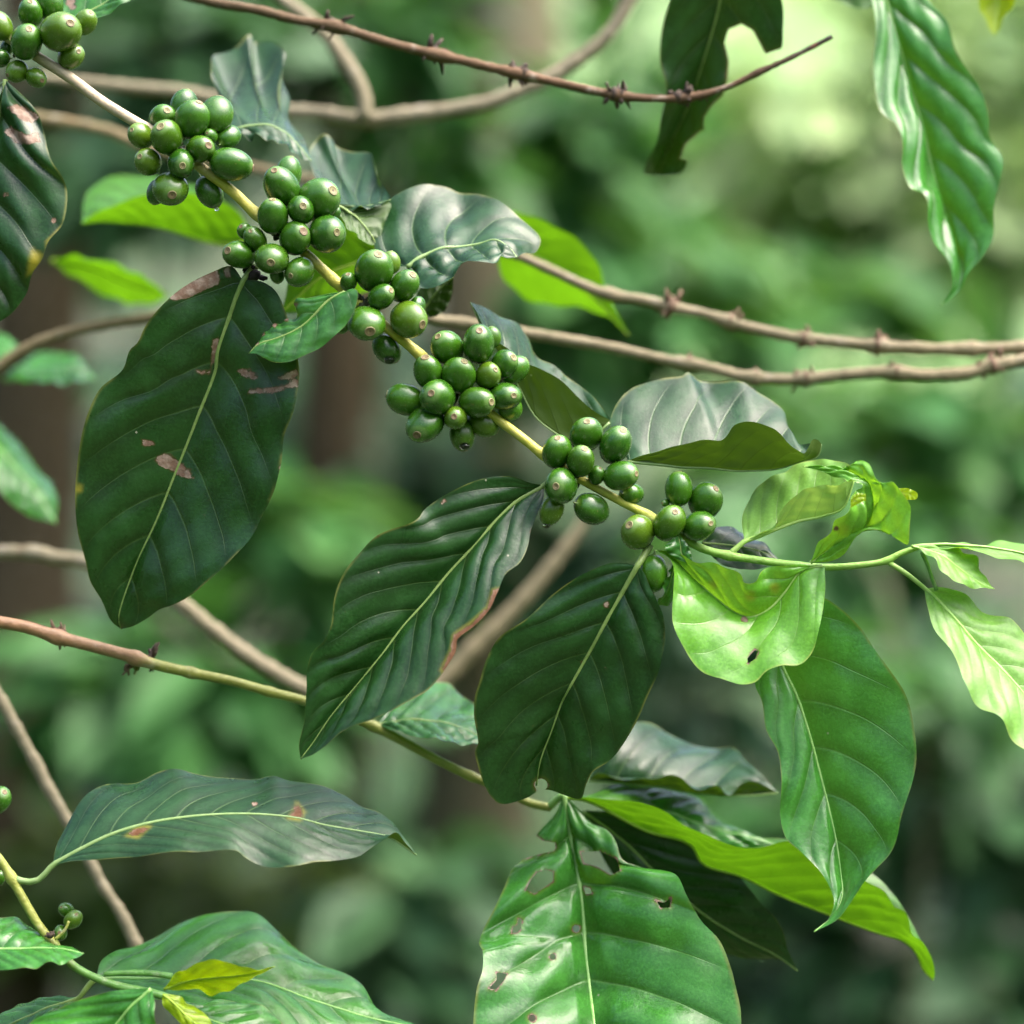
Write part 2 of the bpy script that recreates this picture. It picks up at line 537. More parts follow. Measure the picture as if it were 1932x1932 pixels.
    # every leaf's own spot in the noise: shift by using its own coordinates
    set_attr(me, 'phase', ph.ravel()); set_attr(me, 'side', a.ravel())
    set_attr(me, 'scar', scar.ravel()); set_attr(me, 'yellow', yel.ravel())
    if label: o['label'] = label
    if midrib:
        mi = g[:, m].copy()
        unit = W / S * d
        rad = np.interp(t, [0, .5, 1], [rib[0], (rib[0] + rib[1]) * .45, rib[1]]) * 5.2 * unit
        pts = [tuple(mi[i] + nn[i, m] * rad[i] * -.3) for i in range(n)]
        rr = list(rad)
        if pet:
            pz = petz or (0, zM[0])
            zz = np.interp(np.linspace(0, 1, len(pet)), np.linspace(0, 1, len(pz)), pz)
            pc = catmull(np.array([(p[0], p[1], d + q * .01) for p, q in zip(pet, zz)]), 12)
            pw = world3(pc)[:-1]
            pts = [tuple(q) for q in pw] + pts
            rr = [rad[0] * (1.25 - .25 * i / len(pw)) for i in range(len(pw))] + rr
        step = 2
        ids = sorted(set(list(range(0, len(pts), step)) + [len(pts) - 1]))
        v, f, _ = tube_geo([pts[i] for i in ids], [rr[i] for i in ids], 8)
        mesh_obj('midrib', v, f, RIB[mat], o)
    return o


def lone_leaf(label, *a, group=None, **k):
    """a leaf whose branch lies outside the picture: a thing of its own"""
    mid, d = a[0], k.get('d', 1.0)
    kk = dict(k)
    o = leaf(None, *a, **kk)
    o.name = 'coffee_leaf'
    tag(o, label, 'leaf', group)
    return o


# ------------------------------------------------------------------ branches
def stem(parent, name, pts, d, r, mat, age=None, sides=14, n=None, wob=.05, seed=1, zs=None, swell=()):
    """a stem through traced points; r in traced pixels from first to last, zs in cm"""
    n = n or max(12, int(sum(math.hypot(pts[i + 1][0] - pts[i][0], pts[i + 1][1] - pts[i][1]) for i in range(len(pts) - 1)) / 9))
    zz = np.interp(np.linspace(0, 1, len(pts)), np.linspace(0, 1, len(zs)), zs) if zs else np.zeros(len(pts))
    c = catmull(np.array([(p[0], p[1], d + z * .01) for p, z in zip(pts, zz)]), n)
    P3 = [P(*row) for row in c]
    rr = np.interp(np.linspace(0, 1, n), np.linspace(0, 1, len(r)), r)
    for (sx, sy, amt, wd) in swell:
        dist = np.hypot(c[:, 0] - sx, c[:, 1] - sy)
        rr = rr * (1 + amt * np.exp(-(dist / wd) ** 2))
    rad = [rr[i] * W / S * c[i, 2] for i in range(n)]
    v, f, fr = tube_geo(P3, rad, sides, True, wob, seed)
    o = mesh_obj(name, v, f, mat, parent)
    ages = age or (0, 1)
    set_attr(o.data, 'age', np.interp(fr, np.linspace(0, 1, len(ages)), ages))
    return o


def spiky_node(parent, px, py, d, r, mat, seed, nsp=11, ln=1.5, ang=0.0, name='withered_bud_cluster', label=None):
    """a swollen joint with the dry scales and stalks left where fruit once grew"""
    q = random.Random(seed)
    c = P(px, py, d)
    u = W / S * d
    verts, faces = [], []
    ax = Vector((math.cos(ang), 0, -math.sin(ang)))
    a2 = Vector((0, 1, 0)); a3 = ax.cross(a2)
    # lumpy collar
    rings, sd = 5, 10
    for i in range(rings):
        x = (i / (rings - 1) - .5) * 1.3 * r
        rad = r * (1.0 - .55 * abs(i / (rings - 1) - .5) * 2) * .95
        for k_ in range(sd):
            an = 2 * math.pi * k_ / sd
            w_ = rad * q.uniform(.85, 1.2)
            verts.append(c + (ax * x + (a2 * math.cos(an) + a3 * math.sin(an)) * w_) * u)
    for i in range(rings - 1):
        for k_ in range(sd):
            k2 = (k_ + 1) % sd
            faces.append((i * sd + k_, i * sd + k2, (i + 1) * sd + k2, (i + 1) * sd + k_))
    faces.append(tuple(range(sd))[::-1]); faces.append(tuple((rings - 1) * sd + k_ for k_ in range(sd)))
    for s_ in range(nsp):
        side = 1 if s_ % 2 else -1
        an = q.uniform(-.9, .9) + (math.pi / 2) * side
        dr = (a2 * math.cos(an) + a3 * math.sin(an)) + ax * q.uniform(-1.0, 1.0)
        dr.normalize()
        L_ = r * ln * q.choice((q.uniform(.3, .6), q.uniform(.5, .9), q.uniform(.8, 1.35)))
        st = c + (ax * q.uniform(-.85, .85) * r + dr * r * .5) * u
        bend = Vector((q.uniform(-.3, .3), q.uniform(-.3, .3), q.uniform(-.3, .3)))
        pts = [st, st + dr * L_ * .45 * u, st + (dr * .9 + bend * .6) * L_ * u]
        tip = q.uniform(.05, .22)
        v, f, _ = tube_geo(pts, [r * q.uniform(.2, .36) * u, r * q.uniform(.16, .36) * u, r * tip * u], 6)
        o_ = len(verts)
        verts += v; faces += [tuple(i_ + o_ for i_ in ff) for ff in f]
    o = mesh_obj(name, verts, faces, mat, parent)
    if label: o['label'] = label
    return o


# ------------------------------------------------------------------ cherries (green coffee fruit)
def cherry_mat():
    m, nt, N, L = new_mat('green_cherry_skin')
    out = N.new('ShaderNodeOutputMaterial')
    pb = N.new('ShaderNodeBsdfPrincipled')
    tc = N.new('ShaderNodeTexCoord')
    oi = N.new('ShaderNodeObjectInfo')
    co = tc.outputs['Object']
    vm = N.new('ShaderNodeVectorMath'); vm.operation = 'ADD'
    sc = N.new('ShaderNodeVectorMath'); sc.operation = 'SCALE'
    sc.inputs[0].default_value = (9, 5, 7)
    L.new(oi.outputs['Random'], sc.inputs['Scale'])
    L.new(co, vm.inputs[0]); L.new(sc.outputs[0], vm.inputs[1])
    v = vm.outputs[0]
    c = mixc(nt, oi.outputs['Random'], (.011, .062, .002), (.032, .115, .003))
    c = mixc(nt, mth(nt, 'MULTIPLY', sstep(nt, noise(nt, 1.6, 3, v), .35, .7), .6), c, (.048, .15, .009))
    c = mixc(nt, mth(nt, 'MULTIPLY', sstep(nt, noise(nt, 22, 3, v), .45, .75), .22), c, (.10, .22, .04))
    c = mixc(nt, sstep(nt, mth(nt, 'FRACT', mth(nt, 'MULTIPLY', oi.outputs['Random'], 13.7)), .6, 1.0), c, (.075, .15, .008))
    spot = sstep(nt, noise(nt, 5.5, 3, v), .68, .74)
    c = mixc(nt, mth(nt, 'MULTIPLY', spot, .7), c, (.22, .15, .05))
    # paler ring at the tip where the skin meets the crown scar
    sep = N.new('ShaderNodeSeparateXYZ'); L.new(co, sep.inputs[0])
    c = mixc(nt, mth(nt, 'MULTIPLY', sstep(nt, sep.outputs['Z'], .80, .93), .45), c, (.16, .27, .08))
    c = mixc(nt, mth(nt, 'MULTIPLY', sstep(nt, sep.outputs['Z'], -.85, -1.05), .6), c, (.14, .20, .03))
    L.new(c, pb.inputs['Base Color'])
    L.new(mth(nt, 'ADD', .19, mth(nt, 'MULTIPLY', noise(nt, 6, 4, v), .14)), pb.inputs['Roughness'])
    pb.inputs['Specular IOR Level'].default_value = .55
    pb.inputs['Subsurface Weight'].default_value = .06
    pb.inputs['Subsurface Radius'].default_value = (.3, .6, .1)
    pb.inputs['Subsurface Scale'].default_value = .004
    b = N.new('ShaderNodeBump'); b.inputs['Strength'].default_value = .10; b.inputs['Distance'].default_value = .0006
    L.new(noise(nt, 9, 4, v), b.inputs['Height']); L.new(b.outputs[0], pb.inputs['Normal'])
    L.new(pb.outputs[0], out.inputs[0])
    return m


def navel_mat():
    m, nt, N, L = new_mat('cherry_crown_scar')
    out = N.new('ShaderNodeOutputMaterial')
    pb = N.new('ShaderNodeBsdfPrincipled')
    tc = N.new('ShaderNodeTexCoord'); oi = N.new('ShaderNodeObjectInfo')
    sep = N.new('ShaderNodeSeparateXYZ'); L.new(tc.outputs['Object'], sep.inputs[0])
    r2 = mth(nt, 'SQRT', mth(nt, 'ADD', mth(nt, 'POWER', sep.outputs['X'], 2), mth(nt, 'POWER', sep.outputs['Y'], 2)))
    rp = N.new('ShaderNodeValToRGB')
    el = rp.color_ramp.elements
    for _ in range(4): el.new(.5)
    for e, (p, c) in zip(el, [(0, (.03, .015, .01)), (.055, (.07, .035, .02)), (.085, (.22, .20, .08)), (.15, (.17, .15, .055)), (.18, (.09, .07, .025)), (.25, (.25, .24, .11))]):
        e.position = p; e.color = (*c, 1)
    L.new(r2, rp.inputs[0])
    c = mixc(nt, mth(nt, 'MULTIPLY', mth(nt, 'POWER', oi.outputs['Random'], 2), .8), rp.outputs[0], (.13, .075, .04))
    c = mixc(nt, mth(nt, 'MULTIPLY', sstep(nt, noise(nt, 9, 3, tc.outputs['Object']), .5, .7), .4), c, (.22, .24, .08))
    L.new(c, pb.inputs['Base Color']); pb.inputs['Roughness'].default_value = .6
    L.new(pb.outputs[0], out.inputs[0])
    return m


M_cherry, M_navel = cherry_mat(), navel_mat()


def lathe(profile, sides, wobf=None):
    verts, faces = [], []
    for i, (r, z) in enumerate(profile):
        for k in range(sides):
            an = 2 * math.pi * k / sides
            w = wobf(an, z) if wobf else 1
            verts.append((r * w * math.cos(an), r * w * math.sin(an), z))
    for i in range(len(profile) - 1):
        for k in range(sides):
            k2 = (k + 1) % sides
            faces.append((i * sides + k, i * sides + k2, (i + 1) * sides + k2, (i + 1) * sides + k))
    faces.append(tuple(range(sides))[::-1])
    faces.append(tuple((len(profile) - 1) * sides + k for k in range(sides)))
    return verts, faces


cherry_meshes, navel_meshes = [], []
for vi in range(5):
    q = random.Random(vi + 3)
    e1, e2, sh = q.uniform(1.9, 2.35), q.uniform(.46, .56), q.uniform(-.10, .12)
    prof = [(.05, -1.16), (.065, -1.08)]
    for i in range(26):
        z = -1 + i / 25 * 1.965
        zz = z + sh * (1 - z * z) * .5
        r = max(1 - abs(zz) ** e1, 0) ** e2
        prof.append((max(r, .07), z))
    p1, p2 = q.random() * 6, q.random() * 6
    a1, a2 = q.uniform(.01, .035), q.uniform(.004, .014)
    wf = lambda an, z, p1=p1, p2=p2, a1=a1, a2=a2: 1 + a1 * math.cos(2 * an + p1) + a2 * math.cos(5 * an + p2) * (1 - z * .4)
    v, f = lathe(prof, 28, wf)
    me = bpy.data.meshes.new('cherry'); me.from_pydata(v, [], f)
    me.polygons.foreach_set('use_smooth', [True] * len(me.polygons)); me.materials.append(M_cherry)
    cherry_meshes.append(me)
    rt = prof[-1][0]
    pr = [(rt * 1.02, .935), (rt * 1.08, .968), (rt * 1.02, .995), (rt * .86, .995), (rt * .74, .978), (rt * .60, .985), (rt * .46, .972), (.06, .974), (.045, .969), (.012, .968)]
    v, f = lathe(pr, 24)
    me = bpy.data.meshes.new('crown_scar'); me.from_pydata(v, [], f)
    me.polygons.foreach_set('use_smooth', [True] * len(me.polygons)); me.materials.append(M_navel)
    navel_meshes.append(me)

cherry_n = [0]


def cherry(parent, bx, by, tx, ty, r, f, z, d=1.0, asp=1.24, label=None):
    """one fruit: centre and crown seen at (bx,by) and (tx,ty), half width r, f>0 crown turned to the viewer; z in mm towards the viewer"""
    i = cherry_n[0]; cherry_n[0] += 1
    r *= 1.11
    a = asp * r
    dx, dy = tx - bx, ty - by
    m_ = math.hypot(dx, dy) / a
    if m_ > .98 or f == 0:
        m_ = max(m_, 1e-6); dx, dy = dx / m_, dy / m_; m_ = 1; dep = 0
        ux, uy = dx / a, dy / a
    else:
        ux, uy = dx / a, dy / a
        dep = math.sqrt(max(0, 1 - m_ * m_)) * (1 if f > 0 else -1)
    dv = Vector((ux, -dep, -uy)).normalized()
    dd = d - z * .001
    u = W / S * dd
    c = P(bx, by, dd)
    o = bpy.data.objects.new('cherry', cherry_meshes[i % 5])
    o.parent = parent
    q = dv.to_track_quat('Z', 'Y')
    o.rotation_mode = 'QUATERNION'
    from mathutils import Quaternion
    o.rotation_quaternion = q @ Quaternion((0, 0, 1), rnd.random() * 6.28)
    o.location = c - org(parent)
    o.scale = (r * u * rnd.uniform(.98, 1.06), r * u * rnd.uniform(.88, .96), a * u)
    col.objects.link(o)
    if label: o['label'] = label
    nv = bpy.data.objects.new('crown_scar', navel_meshes[i % 5])
    nv.parent = o
    k_ = rnd.uniform(.68, 1.0); nv.scale = (k_, k_ * rnd.uniform(.9, 1.1), 1)
    col.objects.link(nv)
    return o


def cluster(parent, rows, ox, oy, sc, d=1.0):
    for (bx, by, tx, ty, r, f, z) in rows:
        cherry(parent, ox + bx * sc, oy + by * sc, ox + tx * sc, oy + ty * sc, r * sc, f, z + 2.0, d)


# ------------------------------------------------------------------ the setting
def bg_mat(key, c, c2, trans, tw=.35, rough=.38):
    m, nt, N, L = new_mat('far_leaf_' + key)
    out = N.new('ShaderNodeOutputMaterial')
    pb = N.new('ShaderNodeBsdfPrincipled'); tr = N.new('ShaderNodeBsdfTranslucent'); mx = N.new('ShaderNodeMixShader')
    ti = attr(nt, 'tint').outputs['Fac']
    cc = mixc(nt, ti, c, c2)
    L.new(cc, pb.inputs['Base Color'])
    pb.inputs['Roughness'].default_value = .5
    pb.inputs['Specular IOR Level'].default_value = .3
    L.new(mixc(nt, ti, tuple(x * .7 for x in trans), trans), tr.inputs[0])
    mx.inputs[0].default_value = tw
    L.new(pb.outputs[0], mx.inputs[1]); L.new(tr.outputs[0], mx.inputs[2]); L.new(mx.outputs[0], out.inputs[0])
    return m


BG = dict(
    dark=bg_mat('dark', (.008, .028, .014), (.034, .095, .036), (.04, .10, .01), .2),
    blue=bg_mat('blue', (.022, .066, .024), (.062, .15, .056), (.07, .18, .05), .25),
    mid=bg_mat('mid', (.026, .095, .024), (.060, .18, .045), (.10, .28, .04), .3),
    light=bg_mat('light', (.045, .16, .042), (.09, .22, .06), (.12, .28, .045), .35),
    pale=bg_mat('pale', (.30, .45, .17), (.46, .58, .29), (.34, .50, .16), .4),  # brightness of open sunlight put into the leaf colour
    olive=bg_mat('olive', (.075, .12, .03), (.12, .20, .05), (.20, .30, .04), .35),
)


def leaf_blade(q, c, fw, nrm, L, w, verts, faces, tints, droop=.25):
    """one arched leaf of 3 x 5 points"""
    fw = fw.normalized(); side = nrm.cross(fw).normalized(); nrm = fw.cross(side)
    o = len(verts)
    tv = q.random()
    prof = [.0, .72, 1.0, .72, .0]
    for i in range(5):
        t = i / 4
        for j in (-1, 0, 1):
            verts.append(c + fw * (L * (t - .1)) + side * (j * w * prof[i]) - nrm * (L * droop * t * t) + nrm * (abs(j) * w * .28 * prof[i]))
            tints.append(tv)
    for i in range(4):
        for j in range(2):
            a = o + i * 3 + j
            faces.append((a, a + 1, a + 4, a + 3))


M_stemg = stem_mat('bush_stem_bark', [(0, (.05, .06, .03)), (1, (.07, .09, .04))], rough=.8, spec=.2)


def shrub(label, blobs, mat, n, size=.12, seed=0, stem_top=True, group='bushes out of focus behind the branch', cat='bush', name='leafy_bush', flat=.5):
    q = random.Random(seed)
    verts, faces, tints = [], [], []
    wsum = [b[3] * b[4] for b in blobs]
    tot = sum(wsum)
    c0 = P(blobs[0][0], blobs[0][1], blobs[0][2])
    root = empty(name, (c0.x, c0.y, 0), label, cat, group)
    twigs_v, twigs_f = [], []
    def addtube(pts, rr):
        v, f, _ = tube_geo(pts, rr, 6)
        o_ = len(twigs_v); twigs_v.extend(v); twigs_f.extend([tuple(i + o_ for i in ff) for ff in f])
    top = c0
    addtube([Vector((c0.x + .05, c0.y + .1, -.02)), Vector((c0.x - .03, c0.y + .05, c0.z * .5)), c0], [.009, .006, .004])
    for (px, py, d, rx, ry), w_ in zip(blobs, wsum):
        cc = P(px, py, d)
        if (cc - c0).length > .05: addtube([c0 - Vector((0, 0, .1)), (c0 + cc) / 2 + Vector((0, 0, .03)), cc], [.010, .008, .004])
        kx, ky = rx * W / S * d, ry * W / S * d
        kd = (kx + ky) * .5
        for _ in range(int(n * w_ / tot)):
            a = q.random() * 6.283; b = q.uniform(-1, 1); rr = q.random() ** .45
            s_ = math.sqrt(1 - b * b)
            p = cc + Vector((math.cos(a) * s_ * kx, math.sin(a) * s_ * kd, b * ky)) * rr
            out = (p - cc); out.z *= .3
            if out.length < 1e-4: out = Vector((1, 0, 0))
            fw = out.normalized() + Vector((q.uniform(-.8, .8), q.uniform(-.8, .8), q.uniform(-.7, .35)))
            nrm = Vector((q.uniform(-.6, .6), q.uniform(-.7, .5), q.uniform(flat, 1.2)))
            L_ = size * q.uniform(.6, 1.25)
            leaf_blade(q, p, fw, nrm, L_, L_ * q.uniform(.2, .27), verts, faces, tints, q.uniform(.05, .45))
    o = mesh_obj('foliage', verts, faces, BG[mat], root)
    set_attr(o.data, 'tint', tints)
    s_ = mesh_obj('stem', twigs_v, twigs_f, M_stemg, root)
    set_attr(s_.data, 'age', [.5] * len(s_.data.vertices))
    return root


# ground and the slopes around the plot
def ground_mat():
    m, nt, N, L = new_mat('leaf_litter_ground')
    out = N.new('ShaderNodeOutputMaterial'); pb = N.new('ShaderNodeBsdfPrincipled')
    tc = N.new('ShaderNodeTexCoord')
    n1 = noise(nt, 1.3, 6, tc.outputs['Object']); n2 = noise(nt, 14, 6, tc.outputs['Object'])
    c = mixc(nt, sstep(nt, n2, .35, .7), (.022, .026, .012), (.05, .055, .025))
    c = mixc(nt, sstep(nt, n1, .45, .62), c, (.03, .085, .02))
    geo = N.new('ShaderNodeNewGeometry'); sp = N.new('ShaderNodeSeparateXYZ'); L.new(geo.outputs['Position'], sp.inputs[0])
    n3 = noise(nt, .55, 4, tc.outputs['Object']); n4 = noise(nt, 2.2, 4, tc.outputs['Object'])
    gr = mixc(nt, sstep(nt, n3, .38, .62), (.15, .25, .085), (.10, .19, .06))
    gr = mixc(nt, mth(nt, 'MULTIPLY', sstep(nt, n4, .5, .7), .5), gr, (.20, .27, .12))
    c = mixc(nt, mth(nt, 'MULTIPLY', sstep(nt, sp.outputs['Z'], 1.2, 2.4), sstep(nt, sp.outputs['X'], .25, .8)), c, gr)  # sunlight on one slope painted in as a lighter grass green
    L.new(c, pb.inputs['Base Color']); pb.inputs['Roughness'].default_value = .95
    b = N.new('ShaderNodeBump'); b.inputs['Strength'].default_value = .8; b.inputs['Distance'].default_value = .03
    L.new(n2, b.inputs['Height']); L.new(b.outputs[0], pb.inputs['Normal'])
    L.new(pb.outputs[0], out.inputs[0])
    return m


M_ground = ground_mat()
q = random.Random(5)
gn = 60
gv = []
for i in range(gn + 1):
    for j in range(gn + 1):
        x = -60 + 120 * i / gn; y = -60 + 120 * j / gn
        dist = math.hypot(x, y)
        gv.append((x, y, q.uniform(-.03, .03) + max(0, dist - 7) * .32))
gf = [(i * (gn + 1) + j, (i + 1) * (gn + 1) + j, (i + 1) * (gn + 1) + j + 1, i * (gn + 1) + j + 1) for i in range(gn) for j in range(gn)]
tag(mesh_obj('ground', gv, gf, M_ground), kind='structure')

# the wood all round the plot: nobody could count its leaves
q = random.Random(21)
verts, faces, tints = [], [], []
for wi in range(20000):
    an = q.random() * 6.283
    rd = q.uniform(5.2, 9.5)
    z = q.random() ** .9 * 6.0
    if .07 < math.atan2(math.sin(an), math.cos(an)) < .33 and z > 1.9: continue      # gap added to show the slope with sunlight painted in
    c = Vector((math.sin(an) * rd, math.cos(an) * rd, z))
    inw = Vector((-math.sin(an), -math.cos(an), 0))
    fw = inw * q.uniform(-.2, 1) + Vector((q.uniform(-1, 1), q.uniform(-1, 1), q.uniform(-.8, .3)))
    nrm = Vector((q.uniform(-.6, .6), q.uniform(-.6, .6), 1)) + inw * .5
    L_ = q.uniform(.16, .36)
    leaf_blade(q, c, fw, nrm, L_, L_ * .25, verts, faces, tints, q.uniform(.1, .4))
o = mesh_obj('woodland_foliage', verts, faces, BG['dark'])
set_attr(o.data, 'tint', tints)
tag(o, 'dark mass of woodland foliage all round the clearing', 'foliage', kind='stuff')


def tree(label, pts, d, r, mat, crown_c, crown_r, n, seed, kind='mid'):
    top = P(*pts[0], d); bot = P(*pts[-1], d)
    root = empty('tree', (bot.x, bot.y, 0), label, 'tree', 'tree trunks out of focus')
    P3 = [Vector((top.x + (top.x - bot.x) * .6, d, top.z + 1.6))] + [P(x, y, d) for x, y in pts] + [Vector((bot.x, d, -.05))]
    rr = np.interp(np.linspace(0, 1, len(P3)), [0, 1], [r * .7, r * 1.15])
    c = catmull(np.array([(p.x, p.z, p.y) for p in P3]), 40)
    P3 = [Vector((a, e, b)) for a, b, e in c]
    v, f, fr = tube_geo(P3, np.interp(np.linspace(0, 1, 40), [0, 1], [r * .7, r * 1.15]), 16, True, .16, seed)
    t = mesh_obj('trunk', v, f, mat, root)
    set_attr(t.data, 'age', [.5] * len(v))
    q = random.Random(seed)
    verts, faces, tints = [], [], []
    cc = P3[0] + Vector(crown_c)
    lv, lf = [], []
    for b in range(6):
        tip = cc + Vector((q.uniform(-1, 1), q.uniform(-1, 1), q.uniform(-.2, .7))) * crown_r * .8
        v, f, _ = tube_geo([P3[0], (P3[0] + tip) / 2 + Vector((0, 0, .1)), tip], [r * .5, r * .3, r * .1], 6)
        o_ = len(lv); lv += v; lf += [tuple(i + o_ for i in ff) for ff in f]
    l = mesh_obj('limbs', lv, lf, mat, root); set_attr(l.data, 'age', [.5] * len(lv))
    for _ in range(n):
        a = q.random() * 6.283; b = q.uniform(-1, 1); s_ = math.sqrt(1 - b * b); rad = q.random() ** .4
        p = cc + Vector((math.cos(a) * s_, math.sin(a) * s_, b * .45)) * crown_r * rad
        leaf_blade(q, p, Vector((q.uniform(-1, 1), q.uniform(-1, 1), q.uniform(-.6, .2))), Vector((q.uniform(-.5, .5), q.uniform(-.5, .5), 1)), .18, .045, verts, faces, tints, .3)
    k = mesh_obj('crown', verts, faces, BG[kind], root); set_attr(k.data, 'tint', tints)
    return root


tree('thick grey brown trunk behind the spiky dead twig, upper middle', [(965, -100), (955, 200), (930, 420), (905, 700), (890, 1100), (900, 1700)], 3.9, .085, M_trunk, (-1.2, 1.8, .8), 1.1, 300, 1)
tree('dark brown trunk behind the large scarred leaf', [(660, 380), (640, 640), (632, 800), (625, 960), (610, 1300), (600, 1800)], 3.8, .058, M_trunk2, (-1.5, 1.5, .9), 1.0, 300, 2)
tree('darkest trunk, at the edge of the view beside the reddish twig', [(70, 560), (55, 900), (40, 1150), (20, 1350), (0, 1700), (-10, 2000)], 3.4, .075, M_trunk2, (-1.4, 1.0, .8), 1.1, 300, 3)

shrub('bush with sunlight painted into its pale leaves, behind the hanging glossy leaf', [(1640, 190, 3.9, 330, 250), (1850, 420, 3.9, 200, 200), (1520, 330, 4.1, 200, 140), (1880, 80, 3.9, 150, 200)], 'pale', 420, .15, 1, flat=.8)
shrub('bright green bush behind the twin twigs', [(1660, 860, 3.3, 320, 120), (1860, 800, 3.3, 160, 150), (1520, 560, 3.6, 200, 90)], 'light', 240, .13, 2)
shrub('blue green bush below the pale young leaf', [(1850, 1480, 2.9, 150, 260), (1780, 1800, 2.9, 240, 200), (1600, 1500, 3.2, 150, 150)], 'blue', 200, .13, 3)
shrub('mid green bush behind the bright pointed leaf on the twin twigs', [(1230, 520, 3.4, 200, 110), (1090, 660, 3.4, 140, 90), (1330, 620, 3.4, 160, 90)], 'light', 150, .12, 4)
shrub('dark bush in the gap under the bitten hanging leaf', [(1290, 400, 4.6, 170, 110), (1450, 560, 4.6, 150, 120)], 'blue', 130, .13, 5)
shrub('green bush at the top behind the spiky dead twig', [(740, 70, 3.3, 130, 150), (1130, 240, 3.5, 130, 190), (800, 290, 3.3, 110, 80)], 'mid', 230, .12, 6)
shrub('shaded green bush above the tan stretch of stem', [(300, 80, 3.0, 200, 120), (480, 110, 3.2, 150, 110), (200, 300, 3.0, 160, 130)], 'blue', 220, .12, 7)
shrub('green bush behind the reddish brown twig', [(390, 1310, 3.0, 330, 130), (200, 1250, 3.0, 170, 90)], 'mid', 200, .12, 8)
shrub('yellowish green bush below the long arched leaf', [(420, 1690, 3.3, 330, 110), (180, 1660, 3.3, 170, 120)], 'olive', 210, .12, 9)
shrub('fresh green bush between the two big dark leaves', [(600, 1060, 3.1, 190, 130), (520, 960, 3.1, 90, 80)], 'light', 110, .12, 10)
shrub('dim green bush under the chain of fruit', [(870, 930, 3.6, 230, 130), (1010, 1080, 3.6, 160, 120)], 'blue', 160, .12, 11)
shrub('dim bush beside the insect eaten leaf', [(800, 1700, 3.0, 170, 120), (720, 1870, 3.0, 200, 100)], 'blue', 130, .12, 12)
shrub('green bush behind the drooping pointed leaf', [(1760, 1300, 2.7, 120, 100), (1580, 1010, 3.1, 240, 90), (1400, 1560, 2.9, 130, 90)], 'mid', 170, .12, 13)
shrub('dark bush at the foot of the lemon green leaf', [(1480, 1880, 3.0, 260, 90), (1300, 1330, 3.4, 130, 140)], 'blue', 110, .12, 14)

# ------------------------------------------------------------------ bare and dead twigs
def branch(label, name, pts, d, r, mat, age=None, zs=None, seed=1, nodes=(), nmat=None, swell=(), cat='twig', group=None, wob=.20):
    c = P(pts[0][0], pts[0][1], d)
    root = empty(name, c, label, cat, group)
    stem(root, 'stem', pts, d, r, mat, age, seed=seed, zs=zs, swell=[(n_[0], n_[1], .35, 16) for n_ in nodes] + list(swell), wob=wob)
    for i, (x, y, rr, ns, ln) in enumerate(nodes):
        # direction of the stem at the joint
        j = min(range(len(pts) - 1), key=lambda k: (pts[k][0] + pts[k + 1][0] - 2 * x) ** 2 + (pts[k][1] + pts[k + 1][1] - 2 * y) ** 2)
        ang = math.atan2(pts[j + 1][1] - pts[j][1], pts[j + 1][0] - pts[j][0])
        zz = np.interp(j / max(1, len(pts) - 1), np.linspace(0, 1, len(zs)), zs) if zs else 0
        spiky_node(root, x, y, d + zz * .01, rr, nmat or M_spike, seed * 31 + i, ns, ln, ang)
    return root


branch('dark brown dead twig with spiky black bud clusters', 'dead_twig',
       [(340, -12), (400, 4), (490, 20), (560, 38), (630, 50), (730, 80), (830, 105), (905, 122), (980, 140), (1070, 160), (1160, 179), (1230, 186), (1300, 184), (1370, 165), (1430, 137), (1500, 105), (1570, 69)],
       1.065, (9.5, 9.5, 9, 8.5, 6, 4.5), M_dead, zs=(1, 0, -.5), seed=3,
       nodes=[(626, 45, 15, 8, 1.7), (640, 52, 11, 6, 1.0), (820, 100, 15, 8, 2.0), (838, 106, 11, 6, 1.3), (966, 132, 14, 9, 1.5), (990, 138, 15, 9, 1.4), (1158, 178, 16, 8, 1.4), (1172, 176, 12, 7, 2.1), (1280, 182, 15, 10, 1.2), (1298, 180, 13, 8, 1.3), (1324, 180, 9, 7, 1.0), (1430, 137, 6, 3, .6)])
branch('pale tan branch arching up behind the spiky dead twig', 'forked_branch',
       [(70, 147), (120, 152), (175, 157), (245, 165), (350, 175), (450, 198), (546, 212), (595, 214), (690, 226), (768, 218), (855, 207), (925, 194), (978, 172), (1041, 145), (1100, 106), (1153, 58), (1188, 0), (1215, -60)],
       1.23, (11, 12, 15, 15, 14, 14), M_tan, seed=4, zs=(4, 2, 0, 0), cat='branch', swell=[(768, 218, .12, 14), (690, 224, .15, 20), (880, 203, .10, 10)])
root = bpy.data.objects['forked_branch']
stem(root, 'fork', [(686, 224), (688, 196), (676, 157), (650, 115), (622, 74), (577, 32), (530, -4), (500, -40)], 1.23, (15, 15, 14, 12), M_tan, (0, 1), seed=5, swell=[(650, 115, .14, 14)], wob=.10)
branch('thin brown branch passing behind the first pale fruit cluster', 'bare_twig',
       [(60, 222), (140, 234), (210, 250), (270, 276), (350, 296), (480, 318), (560, 335), (660, 352)], 1.25, (12, 11, 10), M_olive, seed=6, group='bare twigs out of focus')
branch('olive brown branch slanting up to the scarred leaf', 'bare_twig',
       [(-30, 712), (35, 666), (105, 634), (200, 612), (280, 600), (360, 585), (440, 575)], 1.17, (11, 11, 10), M_olive, seed=7, group='bare twigs out of focus')
